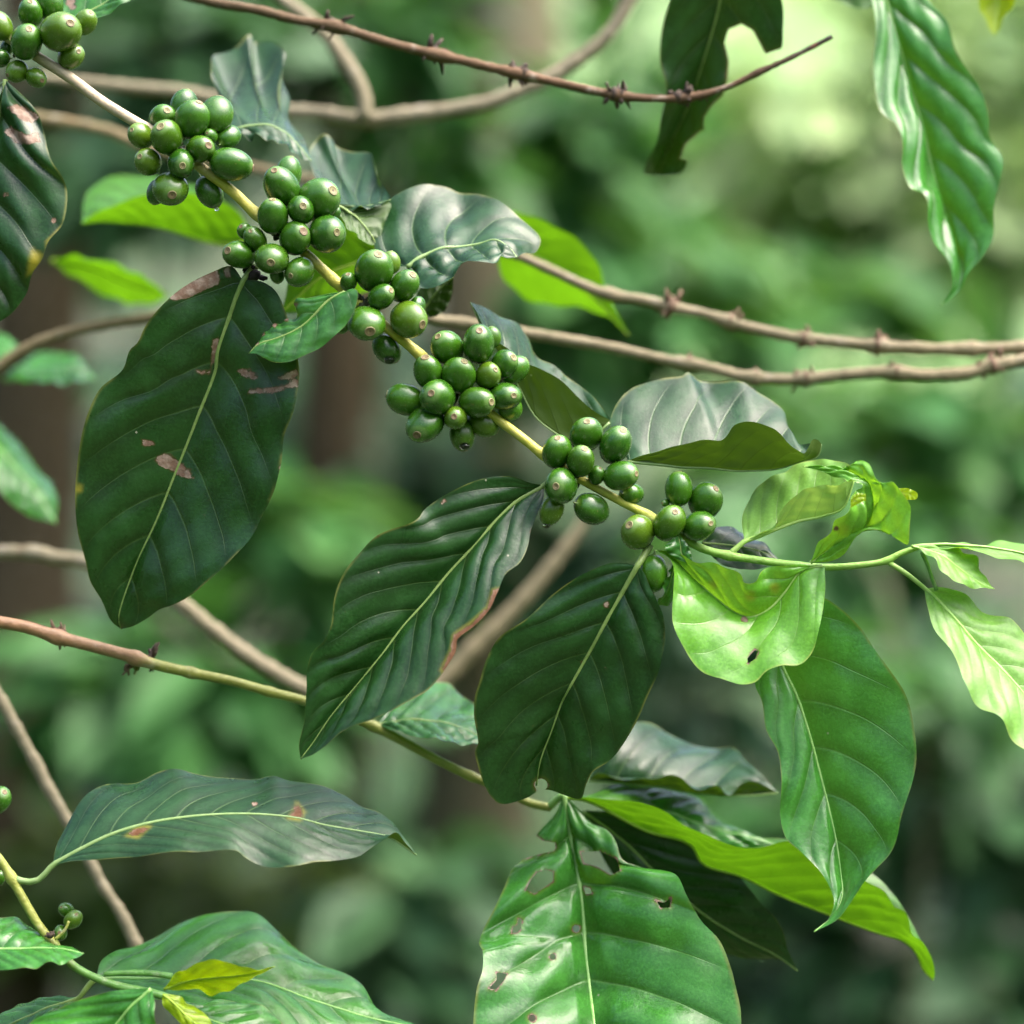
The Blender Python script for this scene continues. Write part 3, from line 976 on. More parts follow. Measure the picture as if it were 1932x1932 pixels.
branch('upper of the twin bare twigs with knobbly joints', 'bare_twig',
       [(930, 470), (971, 480), (1048, 514), (1136, 552), (1223, 568), (1265, 580), (1326, 592), (1396, 613), (1501, 637), (1606, 648), (1652, 653), (1781, 659), (1932, 655), (2000, 650)],
       1.125, (9, 10, 11, 12, 13), M_bare, seed=8, group='bare twigs out of focus', nmat=M_spike2,
       nodes=[(1266, 578, 20, 12, 1.3), (1377, 605, 17, 9, 1.0), (1516, 640, 18, 10, 1.1), (1655, 652, 19, 11, 1.1), (1150, 553, 14, 4, .6), (1830, 657, 15, 4, .5)])
branch('lower of the twin bare twigs, starting behind the fruit', 'bare_twig',
       [(770, 585), (817, 602), (891, 611), (1013, 632), (1153, 656), (1256, 679), (1326, 691), (1406, 711), (1466, 716), (1520, 714), (1588, 708), (1676, 702), (1746, 708), (1833, 702), (1872, 690), (1932, 680), (2000, 668)],
       1.12, (11, 11, 11, 12, 12.5), M_bare, seed=9, group='bare twigs out of focus', nmat=M_spike2,
       nodes=[(1300, 684, 16, 6, .8), (1424, 713, 17, 6, .7), (1520, 714, 18, 10, 1.0), (1690, 702, 17, 6, .9), (1872, 690, 21, 10, .9)])
branch('grey brown branch running down past the long arched leaf', 'bare_twig',
       [(-40, 1250), (0, 1318), (35, 1382), (66, 1438), (87, 1480), (119, 1536), (168, 1623), (196, 1676), (227, 1721), (250, 1768), (262, 1796)],
       1.11, (11, 11.5, 11, 11), M_tan, seed=10, group='bare twigs out of focus', swell=[(66, 1442, .25, 12), (255, 1780, .2, 16)])
branch('pale grey branch passing behind the scarred leaf tip', 'bare_twig',
       [(-40, 1042), (70, 1044), (105, 1053), (158, 1058), (250, 1085), (333, 1132), (402, 1188), (472, 1240), (560, 1292), (640, 1330)],
       1.19, (14, 14, 15, 15), M_tan, seed=11, group='bare twigs out of focus', swell=[(62, 1042, .12, 8)])
branch('blurred pinkish branch behind the glossy ribbed leaf', 'bare_twig',
       [(1110, 960), (1092, 998), (1048, 1058), (995, 1122), (943, 1176), (890, 1226), (845, 1274), (800, 1310)],
       1.34, (12, 14, 16, 17), M_bare, seed=12, group='bare twigs out of focus')

# ------------------------------------------------------------------ the fruiting branch
Z = 1.0
fb = empty('fruiting_branch', P(75, 108, Z), 'yellow green coffee branch with seven clusters of green fruit and its leaves', 'branch')
stem(fb, 'stem', [(-30, 40), (30, 80), (75, 110), (130, 145), (190, 190), (245, 224), (285, 248), (330, 280), (374, 312), (437, 360), (485, 405), (540, 448), (584, 485), (629, 528), (680, 574), (726, 615), (772, 652), (793, 670), (860, 728), (927, 782), (985, 826), (1030, 862), (1080, 895), (1131, 924), (1185, 953), (1221, 972), (1255, 995), (1290, 1016), (1328, 1036), (1374, 1048), (1431, 1057), (1501, 1066), (1553, 1070), (1606, 1068), (1673, 1058), (1695, 1046), (1730, 1033)],
     Z, (10.5, 10.5, 10.5, 10, 10, 9.5, 9, 8.5, 8, 7, 5.5), M_main, seed=2, wob=.04,
     swell=[(285, 248, .2, 18), (483, 403, .22, 16), (629, 528, .2, 16), (793, 670, .2, 16), (1025, 858, .2, 16), (1225, 975, .35, 16), (1374, 1047, .35, 11), (1508, 1066, .15, 9), (1674, 1056, .25, 10)])

cluster(fb, [(-20, 480, -150, 300, 230, 0, 0), (575, 250, 615, 70, 225, .5, -4), (940, 60, 900, -150, 250, 0, -8), (500, 790, 610, 600, 280, 1, 4),
             (1150, 600, 1400, 505, 345, 1, 5), (1610, 420, 1745, 260, 205, .5, -3), (1340, 1065, 1530, 1010, 225, .5, -2), (320, 1350, 170, 1450, 180, .5, 0),
             (680, 1470, 830, 1550, 175, .5, 0), (-40, 1100, -130, 1100, 170, 0, 0), (130, 900, 100, 1000, 120, 0, -6)], 0, 0, .1)
cluster(fb, [(580, 485, 672, 405, 178, .5, -3), (890, 320, 930, 130, 190, 0, -8), (1005, 510, 1130, 275, 222, .4, 2), (1365, 430, 1400, 170, 207, -.5, -3),
             (262, 745, 155, 685, 168, .6, 0), (635, 765, 580, 645, 220, 1, 6), (1275, 745, 1235, 720, 95, 1, 1), (1525, 765, 1620, 640, 160, -1, -5),
             (1130, 935, 1272, 910, 180, .6, 4), (365, 1125, 272, 1075, 180, .8, 2), (845, 1150, 900, 1215, 198, 1, 5), (1575, 1160, 1850, 1205, 238, 0, 3),
             (690, 1515, 752, 1640, 226, .9, 2), (490, 1560, 440, 1740, 140, 0, -4), (1255, 1560, 1390, 1790, 185, 0, -6)], 231.8, 159.4, .13)
cluster(fb, [(950, 290, 985, 90, 190, 0, -6), (862, 470, 775, 262, 246, .3, 0), (1375, 645, 1600, 545, 262, .4, 0), (735, 875, 745, 655, 196, .5, 6),
             (1130, 790, 1180, 760, 188, 1, 5), (350, 1085, 300, 1030, 100, .5, 0), (485, 1190, 440, 1100, 155, 1, 3), (1600, 830, 1630, 760, 75, 0, -5),
             (1050, 1180, 1188, 1108, 200, .8, 5), (1490, 1125, 1655, 1130, 244, .8, 4), (265, 1415, 122, 1375, 190, .6, 2), (720, 1470, 732, 1550, 205, .9, 8),
             (1110, 1655, 1000, 1730, 190, .3, 4), (800, 1690, 800, 1800, 95, 0, 0)], 415.4, 289.8, .135)
cluster(fb, [(357, 620, 355, 497, 132, .6, 2), (798, 430, 890, 172, 300, .3, 2), (1080, 290, 1080, 90, 150, 0, -5), (1315, 690, 1475, 512, 242, .6, 1),
             (920, 875, 1100, 775, 195, .5, 6), (495, 990, 480, 1040, 110, 0, -3), (665, 1330, 745, 1500, 280, .6, 8), (1545, 1020, 1600, 900, 130, -1, -2),
             (1390, 1265, 1640, 1375, 280, .4, 4), (250, 1310, 230, 1440, 150, 0, -4), (1010, 1770, 1170, 1960, 215, 0, -5)], 618.2, 463.7, .11)
cluster(fb, [(826, 430, 702, 290, 192, .5, 0), (1230, 375, 1245, 215, 210, .7, 4), (1410, 290, 1390, 120, 105, 0, -4), (1560, 640, 1690, 560, 160, .4, 0),
             (1690, 720, 1840, 600, 165, 0, -5), (575, 745, 540, 555, 178, .5, 3), (972, 785, 1052, 610, 196, .6, 5), (1350, 790, 1455, 720, 158, .7, 4),
             (275, 1100, 70, 1040, 186, 0, 0), (695, 1080, 620, 1030, 215, 1, 8), (1205, 1135, 1405, 1140, 192, .5, 6), (1570, 1060, 1692, 1060, 186, .6, 2),
             (1640, 1215, 1720, 1290, 150, -.5, -4), (535, 1420, 435, 1575, 228, .7, 4), (930, 1340, 915, 1330, 143, 1, 7), (1015, 1560, 1040, 1740, 160, 0, -2), (1290, 1400, 1430, 1480, 170, 0, -5)], 724.5, 594.1, .145)
cluster(fb, [(388, 620, 392, 405, 215, .6, 2), (845, 350, 850, 150, 232, .2, -3), (1305, 515, 1420, 278, 245, .5, 0), (758, 770, 818, 575, 203, .6, 6),
             (1005, 990, 1062, 880, 125, .7, 2), (1390, 1000, 1632, 970, 225, .4, 4), (450, 1160, 360, 1170, 255, 1, 6), (305, 1540, 210, 1750, 190, 0, 0),
             (930, 1520, 1180, 1610, 222, -.3, 0), (1560, 1290, 1700, 1300, 162, -.3, -4)], 1004.6, 777.6, .12)
cluster(fb, [(340, 1000, 200, 890, 220, .8, 3), (800, 865, 870, 700, 228, .8, 4), (1225, 910, 1385, 870, 210, .6, 2), (932, 370, 932, 110, 190, 0, -2),
             (1325, 540, 1460, 365, 222, .5, -3), (555, 1600, 535, 1830, 208, 0, 1), (740, 575, 690, 578, 52, .5, -2)], 1159.2, 874.2, .13)

# withered black tissue at the base of the scarred leaf
spiky_node(fb, 480, 520, .999, 15, M_soot, 77, 9, .9, .8, 'withered_flower_remnant', 'sooty black lump at the base of the scarred leaf')
spiky_node(fb, 468, 502, 1.003, 12, M_soot, 78, 7, .9, .3, 'withered_flower_remnant')

M_joint = plain_mat('fruiting_joint', (.030, .045, .010), .7, (.06, .05, .02), 300)
# short dry joints between fruit
for i, (x, y, r_, m_) in enumerate([(330, 282, 17, M_joint), (540, 446, 19, M_joint), (685, 578, 16, M_joint), (862, 728, 22, M_joint), (1085, 896, 16, M_joint), (1250, 990, 12, M_joint), (40, 84, 19, M_joint)]):
    spiky_node(fb, x, y, 1.0, r_, m_, 90 + i, 16, .9, .65, 'fruiting_joint')

# leaves of the fruiting branch
leaf(fb, [(459, 529), (446, 560), (434, 595), (410, 665), (406, 701), (371, 792), (332, 890), (294, 985), (252, 1076), (224, 1167), (229, 1187)],
     [(457, 527), (437, 502), (399, 514), (350, 539), (315, 567), (276, 612), (259, 647), (245, 660), (231, 698), (189, 733), (168, 775), (154, 824), (145, 880), (142, 936), (147, 1006), (161, 1058), (171, 1097), (192, 1132), (210, 1172), (229, 1187)],
     [(461, 528), (490, 530), (518, 546), (539, 588), (555, 640), (562, 690), (563, 730), (556, 778), (535, 824), (531, 880), (518, 929), (490, 978), (469, 1020), (437, 1058), (385, 1104), (350, 1130), (318, 1144), (300, 1150), (280, 1165), (250, 1182), (229, 1187)],
     d=.998, zM=(0, .6, 1.4, 2.2), zA=(0, .3, 1.1, 2.2), zB=(0, -.8, -.5, 2.0), mat='dark', nv=8, corr=.0011, bulge=.03, wave=.0012, seed=1, n=110, m=34,
     pet=[(486, 500), (472, 512), (459, 529)], petz=(.4, 0), rib=(1.1, .3),
     scars=[[(322, 560), (336, 546), (378, 523), (408, 508), (416, 534), (385, 546), (350, 564), (325, 566)], [(290, 866), (312, 856), (336, 870), (357, 887), (366, 901), (346, 901), (326, 889), (301, 877)],
            [(525, 711), (560, 697), (563, 708), (528, 718)], [(466, 735), (518, 731), (563, 717), (563, 727), (518, 739), (469, 743)], [(446, 697), (469, 698), (488, 709), (480, 717), (459, 709)],
            [(401, 640), (412, 640), (407, 680), (398, 694)], [(371, 699), (399, 698), (397, 706), (375, 706)], [(268, 828), (290, 832), (289, 842), (271, 839)], [(425, 500), (436, 505), (434, 525), (424, 520)], [(528, 878), (540, 872), (540, 900), (526, 896)]],
     yellow=[circ(148, 922, 7)], label='largest leaf, dark green with pinkish brown scars')
leaf(fb, [(648, 552), (623, 564), (595, 592), (567, 617), (525, 637), (490, 648), (469, 667)],
     [(648, 550), (605, 557), (578, 562), (560, 563), (556, 574), (562, 586), (556, 601), (540, 601), (530, 612), (518, 611), (508, 625), (497, 627), (490, 641), (480, 655), (469, 667)],
     [(652, 551), (666, 545), (675, 549), (672, 578), (655, 609), (616, 648), (578, 669), (545, 683), (518, 684), (497, 675), (482, 667), (469, 667)],
     d=.988, zM=(0, 0, 0), zA=(0, .6, .4), zB=(0, -.5, -.5, 0), mat='mid', nv=6, corr=.0005, bulge=.10, wave=.0004, seed=2, n=60, pet=[(655, 556), (648, 552)],
     scars=[circ(557, 575, 4), circ(540, 603, 4), circ(518, 613, 4), circ(495, 630, 5), circ(485, 648, 4)], rib=(.8, .2), label='small leaf with one half eaten to a ragged edge')
leaf(fb, [(432, 246), (472, 237), (504, 235), (539, 250), (567, 278), (588, 304)],
     [(432, 246), (415, 195), (396, 132), (399, 113), (437, 88), (472, 66), (476, 82), (515, 80), (538, 100), (536, 150), (545, 215), (572, 262), (588, 304)],
     [(432, 246), (470, 259), (510, 263), (546, 281), (570, 300), (588, 304)],
     d=1.045, zM=(0, 0), zA=(0, 5.0, 6.0, 4, 0), zB=(0, -1, 0), mat='sheen', nv=6, corr=.0005, bulge=-.08, wave=.0015, seed=3, label='grey sheened leaf curled upright behind the second cluster', rib=(.7, .2))
leaf(fb, [(625, 384), (665, 389), (700, 387), (737, 377)],
     [(625, 384), (596, 340), (584, 283), (597, 265), (612, 258), (630, 277), (663, 282), (698, 287), (706, 305), (716, 336), (737, 371)],
     [(625, 385), (665, 394), (700, 392), (737, 377)],
     d=1.035, zM=(0, 0), zA=(0, 4.5, 4.5, 3, 0), zB=(-.3, -.4, 0), mat='sheen', nv=6, corr=.0005, bulge=-.06, wave=.001, seed=4, label='grey sheened leaf with a curled spike at its edge', rib=(.5, .2))
leaf(fb, [(632, 386), (665, 405), (690, 430), (712, 464)], [(632, 384), (690, 387), (738, 382), (726, 420), (712, 464)], [(632, 388), (650, 420), (688, 456), (712, 464)],
     d=1.03, zM=(0, 0), zA=(0, 1, 0), zB=(0, -1, 0), mat='dark', face='none', nv=6, seed=5, label='olive underside of a leaf below the grey spiked leaf', rib=(.6, .2))
leaf(fb, [(768, 504), (796, 483), (838, 468), (894, 462), (936, 453), (960, 466), (975, 486)],
     [(768, 503), (740, 500), (709, 472), (712, 420), (729, 381), (768, 360), (803, 350), (838, 356), (866, 367), (904, 364), (936, 374), (974, 409), (1020, 451), (1008, 478), (990, 477), (975, 486)],
     [(768, 505), (785, 530), (794, 547), (824, 539), (852, 518), (894, 497), (936, 495), (944, 482), (958, 487), (975, 486)],
     d=1.015, zM=(0, .5, 0), zA=(0, 2.6, 3.6, 2.2, 0), zB=(0, -1.2, -.8, 0), mat='sheen', nv=5, corr=.0014, bulge=-.08, wave=.0012, seed=6, n=80, m=24, label='broad grey green leaf with a sunken pale midrib behind the clusters', rib=(1.0, .3))
leaf(fb, [(790, 600), (806, 575), (830, 545), (856, 522)], [(790, 602), (783, 560), (800, 532), (856, 522)], [(790, 600), (832, 592), (852, 558), (856, 522)],
     d=1.05, mat='dark', face='none', nv=5, zA=(0, 1, 0), seed=7, label='dim olive leaf below the broad grey green leaf', rib=(.5, .2))
leaf(fb, [(1150, 797), (1112, 828), (1080, 836), (1058, 824), (1013, 789), (978, 728), (950, 682), (912, 622), (887, 570)],
     [(1150, 789), (1118, 747), (1065, 708), (1013, 667), (978, 616), (940, 595), (905, 575), (887, 570)],
     [(1150, 792), (1120, 775), (1093, 752), (1048, 710), (992, 684), (955, 660), (920, 622), (887, 570)],
     d=1.02, zM=(0, 0, 0), zA=(0, 2.6, 2.6, 0), zB=(0, -.5, -.5, 0), mat='sheen', face='A', nv=7, corr=.0006, bulge=.05, seed=8, label='folded narrow leaf showing a yellow green underside', rib=(.5, .2))
leaf(fb, [(1185, 870), (1256, 878), (1330, 883), (1400, 888), (1470, 884), (1510, 872), (1543, 860), (1550, 838)],
     [(1185, 868), (1160, 830), (1151, 796), (1163, 764), (1195, 733), (1240, 715), (1288, 711), (1297, 703), (1319, 716), (1361, 721), (1403, 722), (1431, 740), (1466, 764), (1482, 782), (1487, 805), (1505, 838), (1530, 836), (1550, 838)],
     [(1185, 869), (1223, 856), (1275, 843), (1319, 831), (1361, 831), (1385, 803), (1420, 796), (1452, 806), (1480, 828), (1501, 847), (1518, 857), (1526, 845), (1533, 829), (1543, 830), (1550, 838)],
     d=1.005, zM=(0, .3, 0), zA=(.5, 3.4, 4.2, 3.0, 0), zB=(0, -1.3, -1.3, 0), mat='sheen', face='A', nv=7, corr=.0008, bulge=.03, wave=.001, seed=9, n=90, m=24, label='wavy folded leaf, grey on top and green below', rib=(.6, .2))
leaf(fb, [(1026, 917), (978, 943), (943, 974), (897, 1027), (848, 1079), (803, 1135), (761, 1181), (722, 1233), (670, 1296), (628, 1347), (590, 1402), (567, 1432)],
     [(1026, 915), (1002, 911), (964, 899), (908, 904), (855, 925), (803, 960), (790, 977), (776, 986), (712, 1009), (680, 1041), (649, 1079), (631, 1125), (625, 1180), (610, 1212), (591, 1230), (581, 1256), (577, 1308), (574, 1361), (564, 1405), (567, 1432)],
     [(1026, 918), (1026, 940), (1002, 999), (995, 1034), (981, 1062), (953, 1083), (939, 1118), (925, 1153), (894, 1184), (862, 1205), (858, 1230), (838, 1265), (810, 1300), (782, 1317), (726, 1350), (691, 1364), (649, 1378), (616, 1405), (590, 1424), (567, 1432)],
     d=.990, zM=(1, .4, -.2, -.6), zA=(1, -.6, -1.0, -.6), zB=(1, -1.2, -2.0, -.8), mat='dark', nv=10, corr=.0011, bulge=.06, wave=.0006, seed=10, n=130, m=34,
     pet=[(1046, 903), (1036, 910), (1026, 917)], petz=(1, 1), rib=(1.15, .35),
     scars=[[(946, 1110), (932, 1152), (902, 1184), (868, 1207), (863, 1232), (842, 1268), (834, 1264), (851, 1228), (856, 1200), (890, 1176), (920, 1147), (931, 1114)], circ(838, 945, 3), circ(1003, 1003, 3), circ(712, 1012, 3)],
     yellow=[[(948, 1110), (934, 1152), (902, 1187), (868, 1212), (863, 1234), (842, 1272), (832, 1264), (850, 1226), (855, 1198), (890, 1172), (920, 1145), (930, 1112)]],
     label='glossy ribbed leaf with a brown nibbled edge')
leaf(fb, [(1202, 1069), (1174, 1118), (1135, 1188), (1107, 1240), (1072, 1302), (1060, 1325), (1041, 1378), (1020, 1434), (1012, 1482)],
     [(1201, 1068), (1188, 1064), (1153, 1062), (1100, 1083), (1048, 1118), (995, 1165), (943, 1202), (918, 1244), (904, 1286), (896, 1310), (894, 1350), (903, 1404), (897, 1419), (903, 1450), (911, 1474), (924, 1500), (943, 1516), (978, 1511), (999, 1503), (1012, 1494)],
     [(1204, 1069), (1215, 1080), (1228, 1110), (1237, 1125), (1251, 1160), (1254, 1202), (1247, 1251), (1240, 1275), (1223, 1312), (1202, 1361), (1174, 1406), (1146, 1438), (1121, 1455), (1111, 1475), (1097, 1506), (1065, 1501), (1036, 1491), (1018, 1490)],
     d=.992, zM=(0, .6, 1.3, 2.0), zA=(0, .2, 1.0, 2.1), zB=(0, -.3, .6, 2.1), mat='dark', nv=7, corr=.0010, bulge=.03, wave=.0010, seed=11, n=110, m=34,
     pet=[(1226, 1030), (1214, 1050), (1202, 1069)], petz=(.6, 0), rib=(1.2, .3), holes=[circ(1021, 1481, 12, 14)],
     scars=[circ(1144, 1142, 5), circ(1098, 1250, 4)], yellow=[], label='darkest hanging leaf with a round bite at its tip')
leaf(fb, [(1553, 1068), (1530, 1070), (1508, 1080), (1480, 1118), (1452, 1148), (1420, 1163), (1389, 1156), (1343, 1121), (1301, 1083), (1262, 1046), (1237, 1038)],
     [(1550, 1066), (1522, 1067), (1487, 1065), (1452, 1071), (1431, 1084), (1417, 1098), (1405, 1100), (1397, 1092), (1385, 1076), (1357, 1064), (1319, 1062), (1291, 1048), (1265, 1040), (1237, 1038)],
     [(1556, 1070), (1557, 1111), (1553, 1146), (1546, 1188), (1532, 1230), (1508, 1254), (1473, 1258), (1445, 1268), (1424, 1286), (1396, 1291), (1361, 1282), (1326, 1268), (1291, 1223), (1270, 1184), (1267, 1153), (1273, 1100), (1266, 1058), (1237, 1038)],
     d=.985, zM=(1, 1.2, 1.4, 1.2, .8), zA=(1, 1.0, .3, .6, .8), zB=(1, -.2, -.5, -.1, .8), mat='young', nv=7, corr=.0007, bulge=.06, wave=.0010, seed=12, n=110, m=34, rib=(.8, .25),
     holes=[[(1424, 1226), (1431, 1228), (1425, 1243), (1411, 1252), (1410, 1242)]], scars=[circ(1405, 1168, 6)], yellow=[circ(1345, 1105, 9), circ(1462, 1110, 9), circ(1415, 1125, 10)], label='young bright green leaf folded into a bowl')
leaf(fb, [(1406, 1020), (1452, 1003), (1494, 986), (1553, 973), (1590, 958), (1612, 905)],
     [(1404, 1018), (1400, 978), (1410, 950), (1431, 918), (1473, 892), (1508, 874), (1553, 868), (1595, 873), (1612, 885)],
     [(1407, 1019), (1450, 1000), (1480, 960), (1501, 933), (1536, 918), (1580, 915), (1612, 900)],
     d=1.0, zM=(0, .3, 0), zA=(0, 2.2, 2.4, 0), zB=(0, -.6, -.4, 0), mat='pale', face='A', nv=7, corr=.0007, bulge=.05, seed=13, pet=[(1378, 1044), (1392, 1032), (1406, 1020)], petz=(0, 0), rib=(.9, .25), label='young pale leaf arching over with its underside in view')
leaf(fb, [(1529, 1062), (1571, 1032), (1599, 1019), (1627, 999), (1644, 971), (1648, 943), (1638, 915), (1613, 895), (1580, 883), (1515, 880)],
     [(1528, 1061), (1546, 1030), (1567, 999), (1573, 978), (1595, 962), (1606, 940), (1625, 935), (1630, 915), (1600, 922), (1588, 905), (1560, 892), (1515, 880)],
     [(1531, 1063), (1564, 1056), (1600, 1030), (1640, 1010), (1682, 1014), (1714, 1030), (1712, 978), (1704, 936), (1686, 904), (1658, 899), (1638, 874), (1622, 868), (1590, 882), (1515, 880)],
     d=.985, zM=(1, .8, .8, 1), zA=(1, -.2, .2, 1), zB=(1, 0, -.7, .3, 1), mat='young', nv=8, corr=.0020, bulge=.10, wave=.0022, seed=14, n=90, m=26, rib=(.7, .2), scars=[circ(1577, 997, 5)], yellow=[circ(1590, 1000, 12)], label='young crumpled leaf twisted at its tip')
leaf(fb, [(1690, 925), (1712, 930), (1731, 939)], [(1690, 922), (1712, 921), (1731, 931), (1731, 939)], [(1690, 942), (1712, 943), (1728, 942), (1731, 939)], d=1.0, mat='lemon', nv=3, corr=0, seed=15, n=20, m=8, midrib=False, label='small yellow leaf tip behind the crumpled leaf')
leaf(fb, [(1605, 950), (1618, 938), (1634, 938)], [(1605, 942), (1616, 931), (1634, 932)], [(1605, 958), (1620, 950), (1634, 944)], d=.974, mat='lemon', nv=3, corr=0, bulge=.3, seed=16, n=20, m=8, midrib=False)
leaf(fb, [(1445, 1170), (1480, 1266), (1501, 1308), (1522, 1368), (1546, 1455), (1564, 1525), (1578, 1588), (1587, 1651), (1589, 1690), (1571, 1728), (1536, 1758)],
     [(1445, 1168), (1428, 1230), (1424, 1291), (1438, 1326), (1445, 1378), (1468, 1420), (1473, 1466), (1473, 1536), (1483, 1581), (1515, 1613), (1543, 1641), (1570, 1686), (1574, 1707), (1560, 1738), (1536, 1758)],
     [(1445, 1166), (1490, 1135), (1545, 1125), (1588, 1149), (1623, 1184), (1651, 1226), (1679, 1263), (1707, 1308), (1722, 1361), (1730, 1424), (1721, 1480), (1704, 1536), (1686, 1595), (1658, 1634), (1627, 1672), (1606, 1700), (1578, 1736), (1536, 1758)],
     d=1.006, zM=(.8, .2, -1.0, -2.6), zA=(.8, -.2, -1.3, -2.6), zB=(.8, -.7, -2.2, -2.6), mat='lush', nv=7, corr=.0008, bulge=.05, wave=.0006, seed=17, n=120, m=34, rib=(.95, .3), label='smooth mid green leaf drooping to a long point')
leaf(fb, [(1746, 1111), (1763, 1125), (1798, 1163), (1851, 1223), (1903, 1275), (1960, 1345), (2010, 1430)],
     [(1744, 1112), (1748, 1138), (1756, 1174), (1781, 1214), (1809, 1254), (1821, 1286), (1847, 1330), (1879, 1354), (1903, 1382), (1931, 1416), (1970, 1440), (2010, 1430)],
     [(1750, 1110), (1781, 1107), (1816, 1118), (1858, 1153), (1903, 1174), (1928, 1188), (1980, 1240), (2010, 1330), (2010, 1430)],
     d=.99, zM=(1, .2, -1.2), zA=(1, -1.6, -2.2), zB=(1, 1.2, 0), mat='pale', nv=8, corr=.0005, bulge=.05, wave=.0016, seed=18, n=100, m=30, pet=[(1676, 1061), (1711, 1083), (1746, 1111)], petz=(1, 1), rib=(.8, .3), label='pale young leaf with rippled yellow edges')
leaf(fb, [(1720, 1030), (1774, 1046), (1816, 1076), (1850, 1100), (1876, 1111)], [(1718, 1028), (1781, 1030), (1816, 1037), (1844, 1058), (1858, 1090), (1876, 1111)], [(1720, 1031), (1750, 1044), (1774, 1073), (1802, 1097), (1837, 1109), (1876, 1111)],
     d=.995, zA=(0, 1, 0), zB=(0, -1, 0), mat='pale', nv=6, corr=.0005, seed=19, n=50, m=14, rib=(.6, .2), label='small pale leaf at the growing tip')
leaf(fb, [(1725, 1030), (1798, 1028), (1886, 1036), (1940, 1046), (2010, 1062)], [(1725, 1029), (1798, 1024), (1850, 1028), (1886, 1021), (1932, 1027), (2010, 1050)], [(1725, 1031), (1823, 1037), (1886, 1049), (1932, 1065), (2010, 1090)],
     d=.998, zA=(0, 3, 3), zB=(0, -.6, -.5), mat='young', face='none', nv=6, corr=.0005, seed=20, n=50, m=14, rib=(.6, .3), label='narrow young leaf seen edge on at the growing tip')
stem(fb, 'bract', [(1739, 1041), (1750, 1066), (1758, 1090), (1767, 1114)], .994, (4.5, 3.5, 4), M_low2, (.9, 1), seed=5)
leaf(fb, [(1325, 1024), (1390, 1030), (1440, 1042), (1471, 1058)], [(1325, 1022), (1347, 997), (1380, 994), (1410, 1012), (1440, 1024), (1471, 1058)], [(1325, 1026), (1360, 1064), (1430, 1074), (1471, 1058)],
     d=1.015, zA=(0, 1.6, 0), zB=(0, -.6, 0), mat='dark', nv=4, corr=.0003, wave=.0003, seed=21, n=50, m=14, rib=(.5, .2), label='small dark leaf tucked behind the stem')
leaf(fb, [(1300, 1062), (1286, 1045), (1283, 1025), (1277, 1004)], [(1298, 1064), (1264, 1046), (1253, 1034), (1262, 1022), (1277, 1004)], [(1306, 1062), (1304, 1045), (1296, 1026), (1277, 1004)],
     d=.993, zA=(0, -.5, 0), mat='mid', nv=4, corr=.0003, seed=22, n=30, m=10, rib=(.5, .2), label='tiny leaf standing at the last fruit')
leaf(fb, [(1274, 1062), (1266, 1090), (1258, 1118), (1238, 1142)], [(1272, 1062), (1256, 1090), (1250, 1118), (1238, 1142)], [(1276, 1062), (1274, 1095), (1266, 1140), (1238, 1142)],
     d=.996, zA=(0, -.5, 0), zB=(0, .8, 0), mat='mid', nv=4, corr=.0003, seed=23, n=30, m=10, rib=(.5, .2), label='tiny leaf hanging beside the last fruit')
leaf(fb, [(10, 150), (-12, 280), (-30, 400), (-20, 520), (-8, 612)],
     [(10, 150), (30, 168), (56, 192), (74, 217), (84, 252), (101, 301), (119, 336), (125, 378), (119, 420), (94, 458), (84, 490), (63, 518), (45, 560), (21, 592), (-8, 612)],
     [(8, 150), (-60, 200), (-130, 330), (-140, 430), (-90, 540), (-8, 612)],
     d=.985, zM=(1, .6, 0, -.4), zA=(1, -.2, -.6, -.3), zB=(1, 0, 0, -.4), mat='dark', nv=6, corr=.0026, bulge=.10, wave=.0012, seed=24, n=100, m=30, rib=(1.0, .3),
     scars=[[(14, 203), (28, 196), (52, 206), (73, 220), (56, 234), (35, 220)], [(7, 248), (21, 240), (52, 255), (70, 250), (76, 265), (56, 272), (31, 269)], circ(12, 367, 4), circ(101, 417, 4), circ(85, 492, 4)],
     yellow=[[(88, 455), (130, 416), (118, 450), (88, 492)], [(60, 470), (80, 480), (70, 510), (50, 520)]], label='dark puckered leaf with pink blotches and a yellowing edge')
leaf(fb, [(100, 44), (160, 26), (210, -2), (260, -30), (310, -70)], [(100, 42), (110, 5), (160, -40), (240, -70), (310, -70)], [(100, 46), (150, 46), (182, 36), (224, 14), (262, -12), (310, -70)],
     d=1.03, zA=(0, 1.5, 1.5, 0), zB=(0, -.5, 0), mat='mid', nv=7, corr=.0008, seed=25, n=60, m=16, rib=(.8, .4), scars=[circ(133, 3, 9), circ(136, 12, 6)], label='green leaf above the topmost fruit cluster')

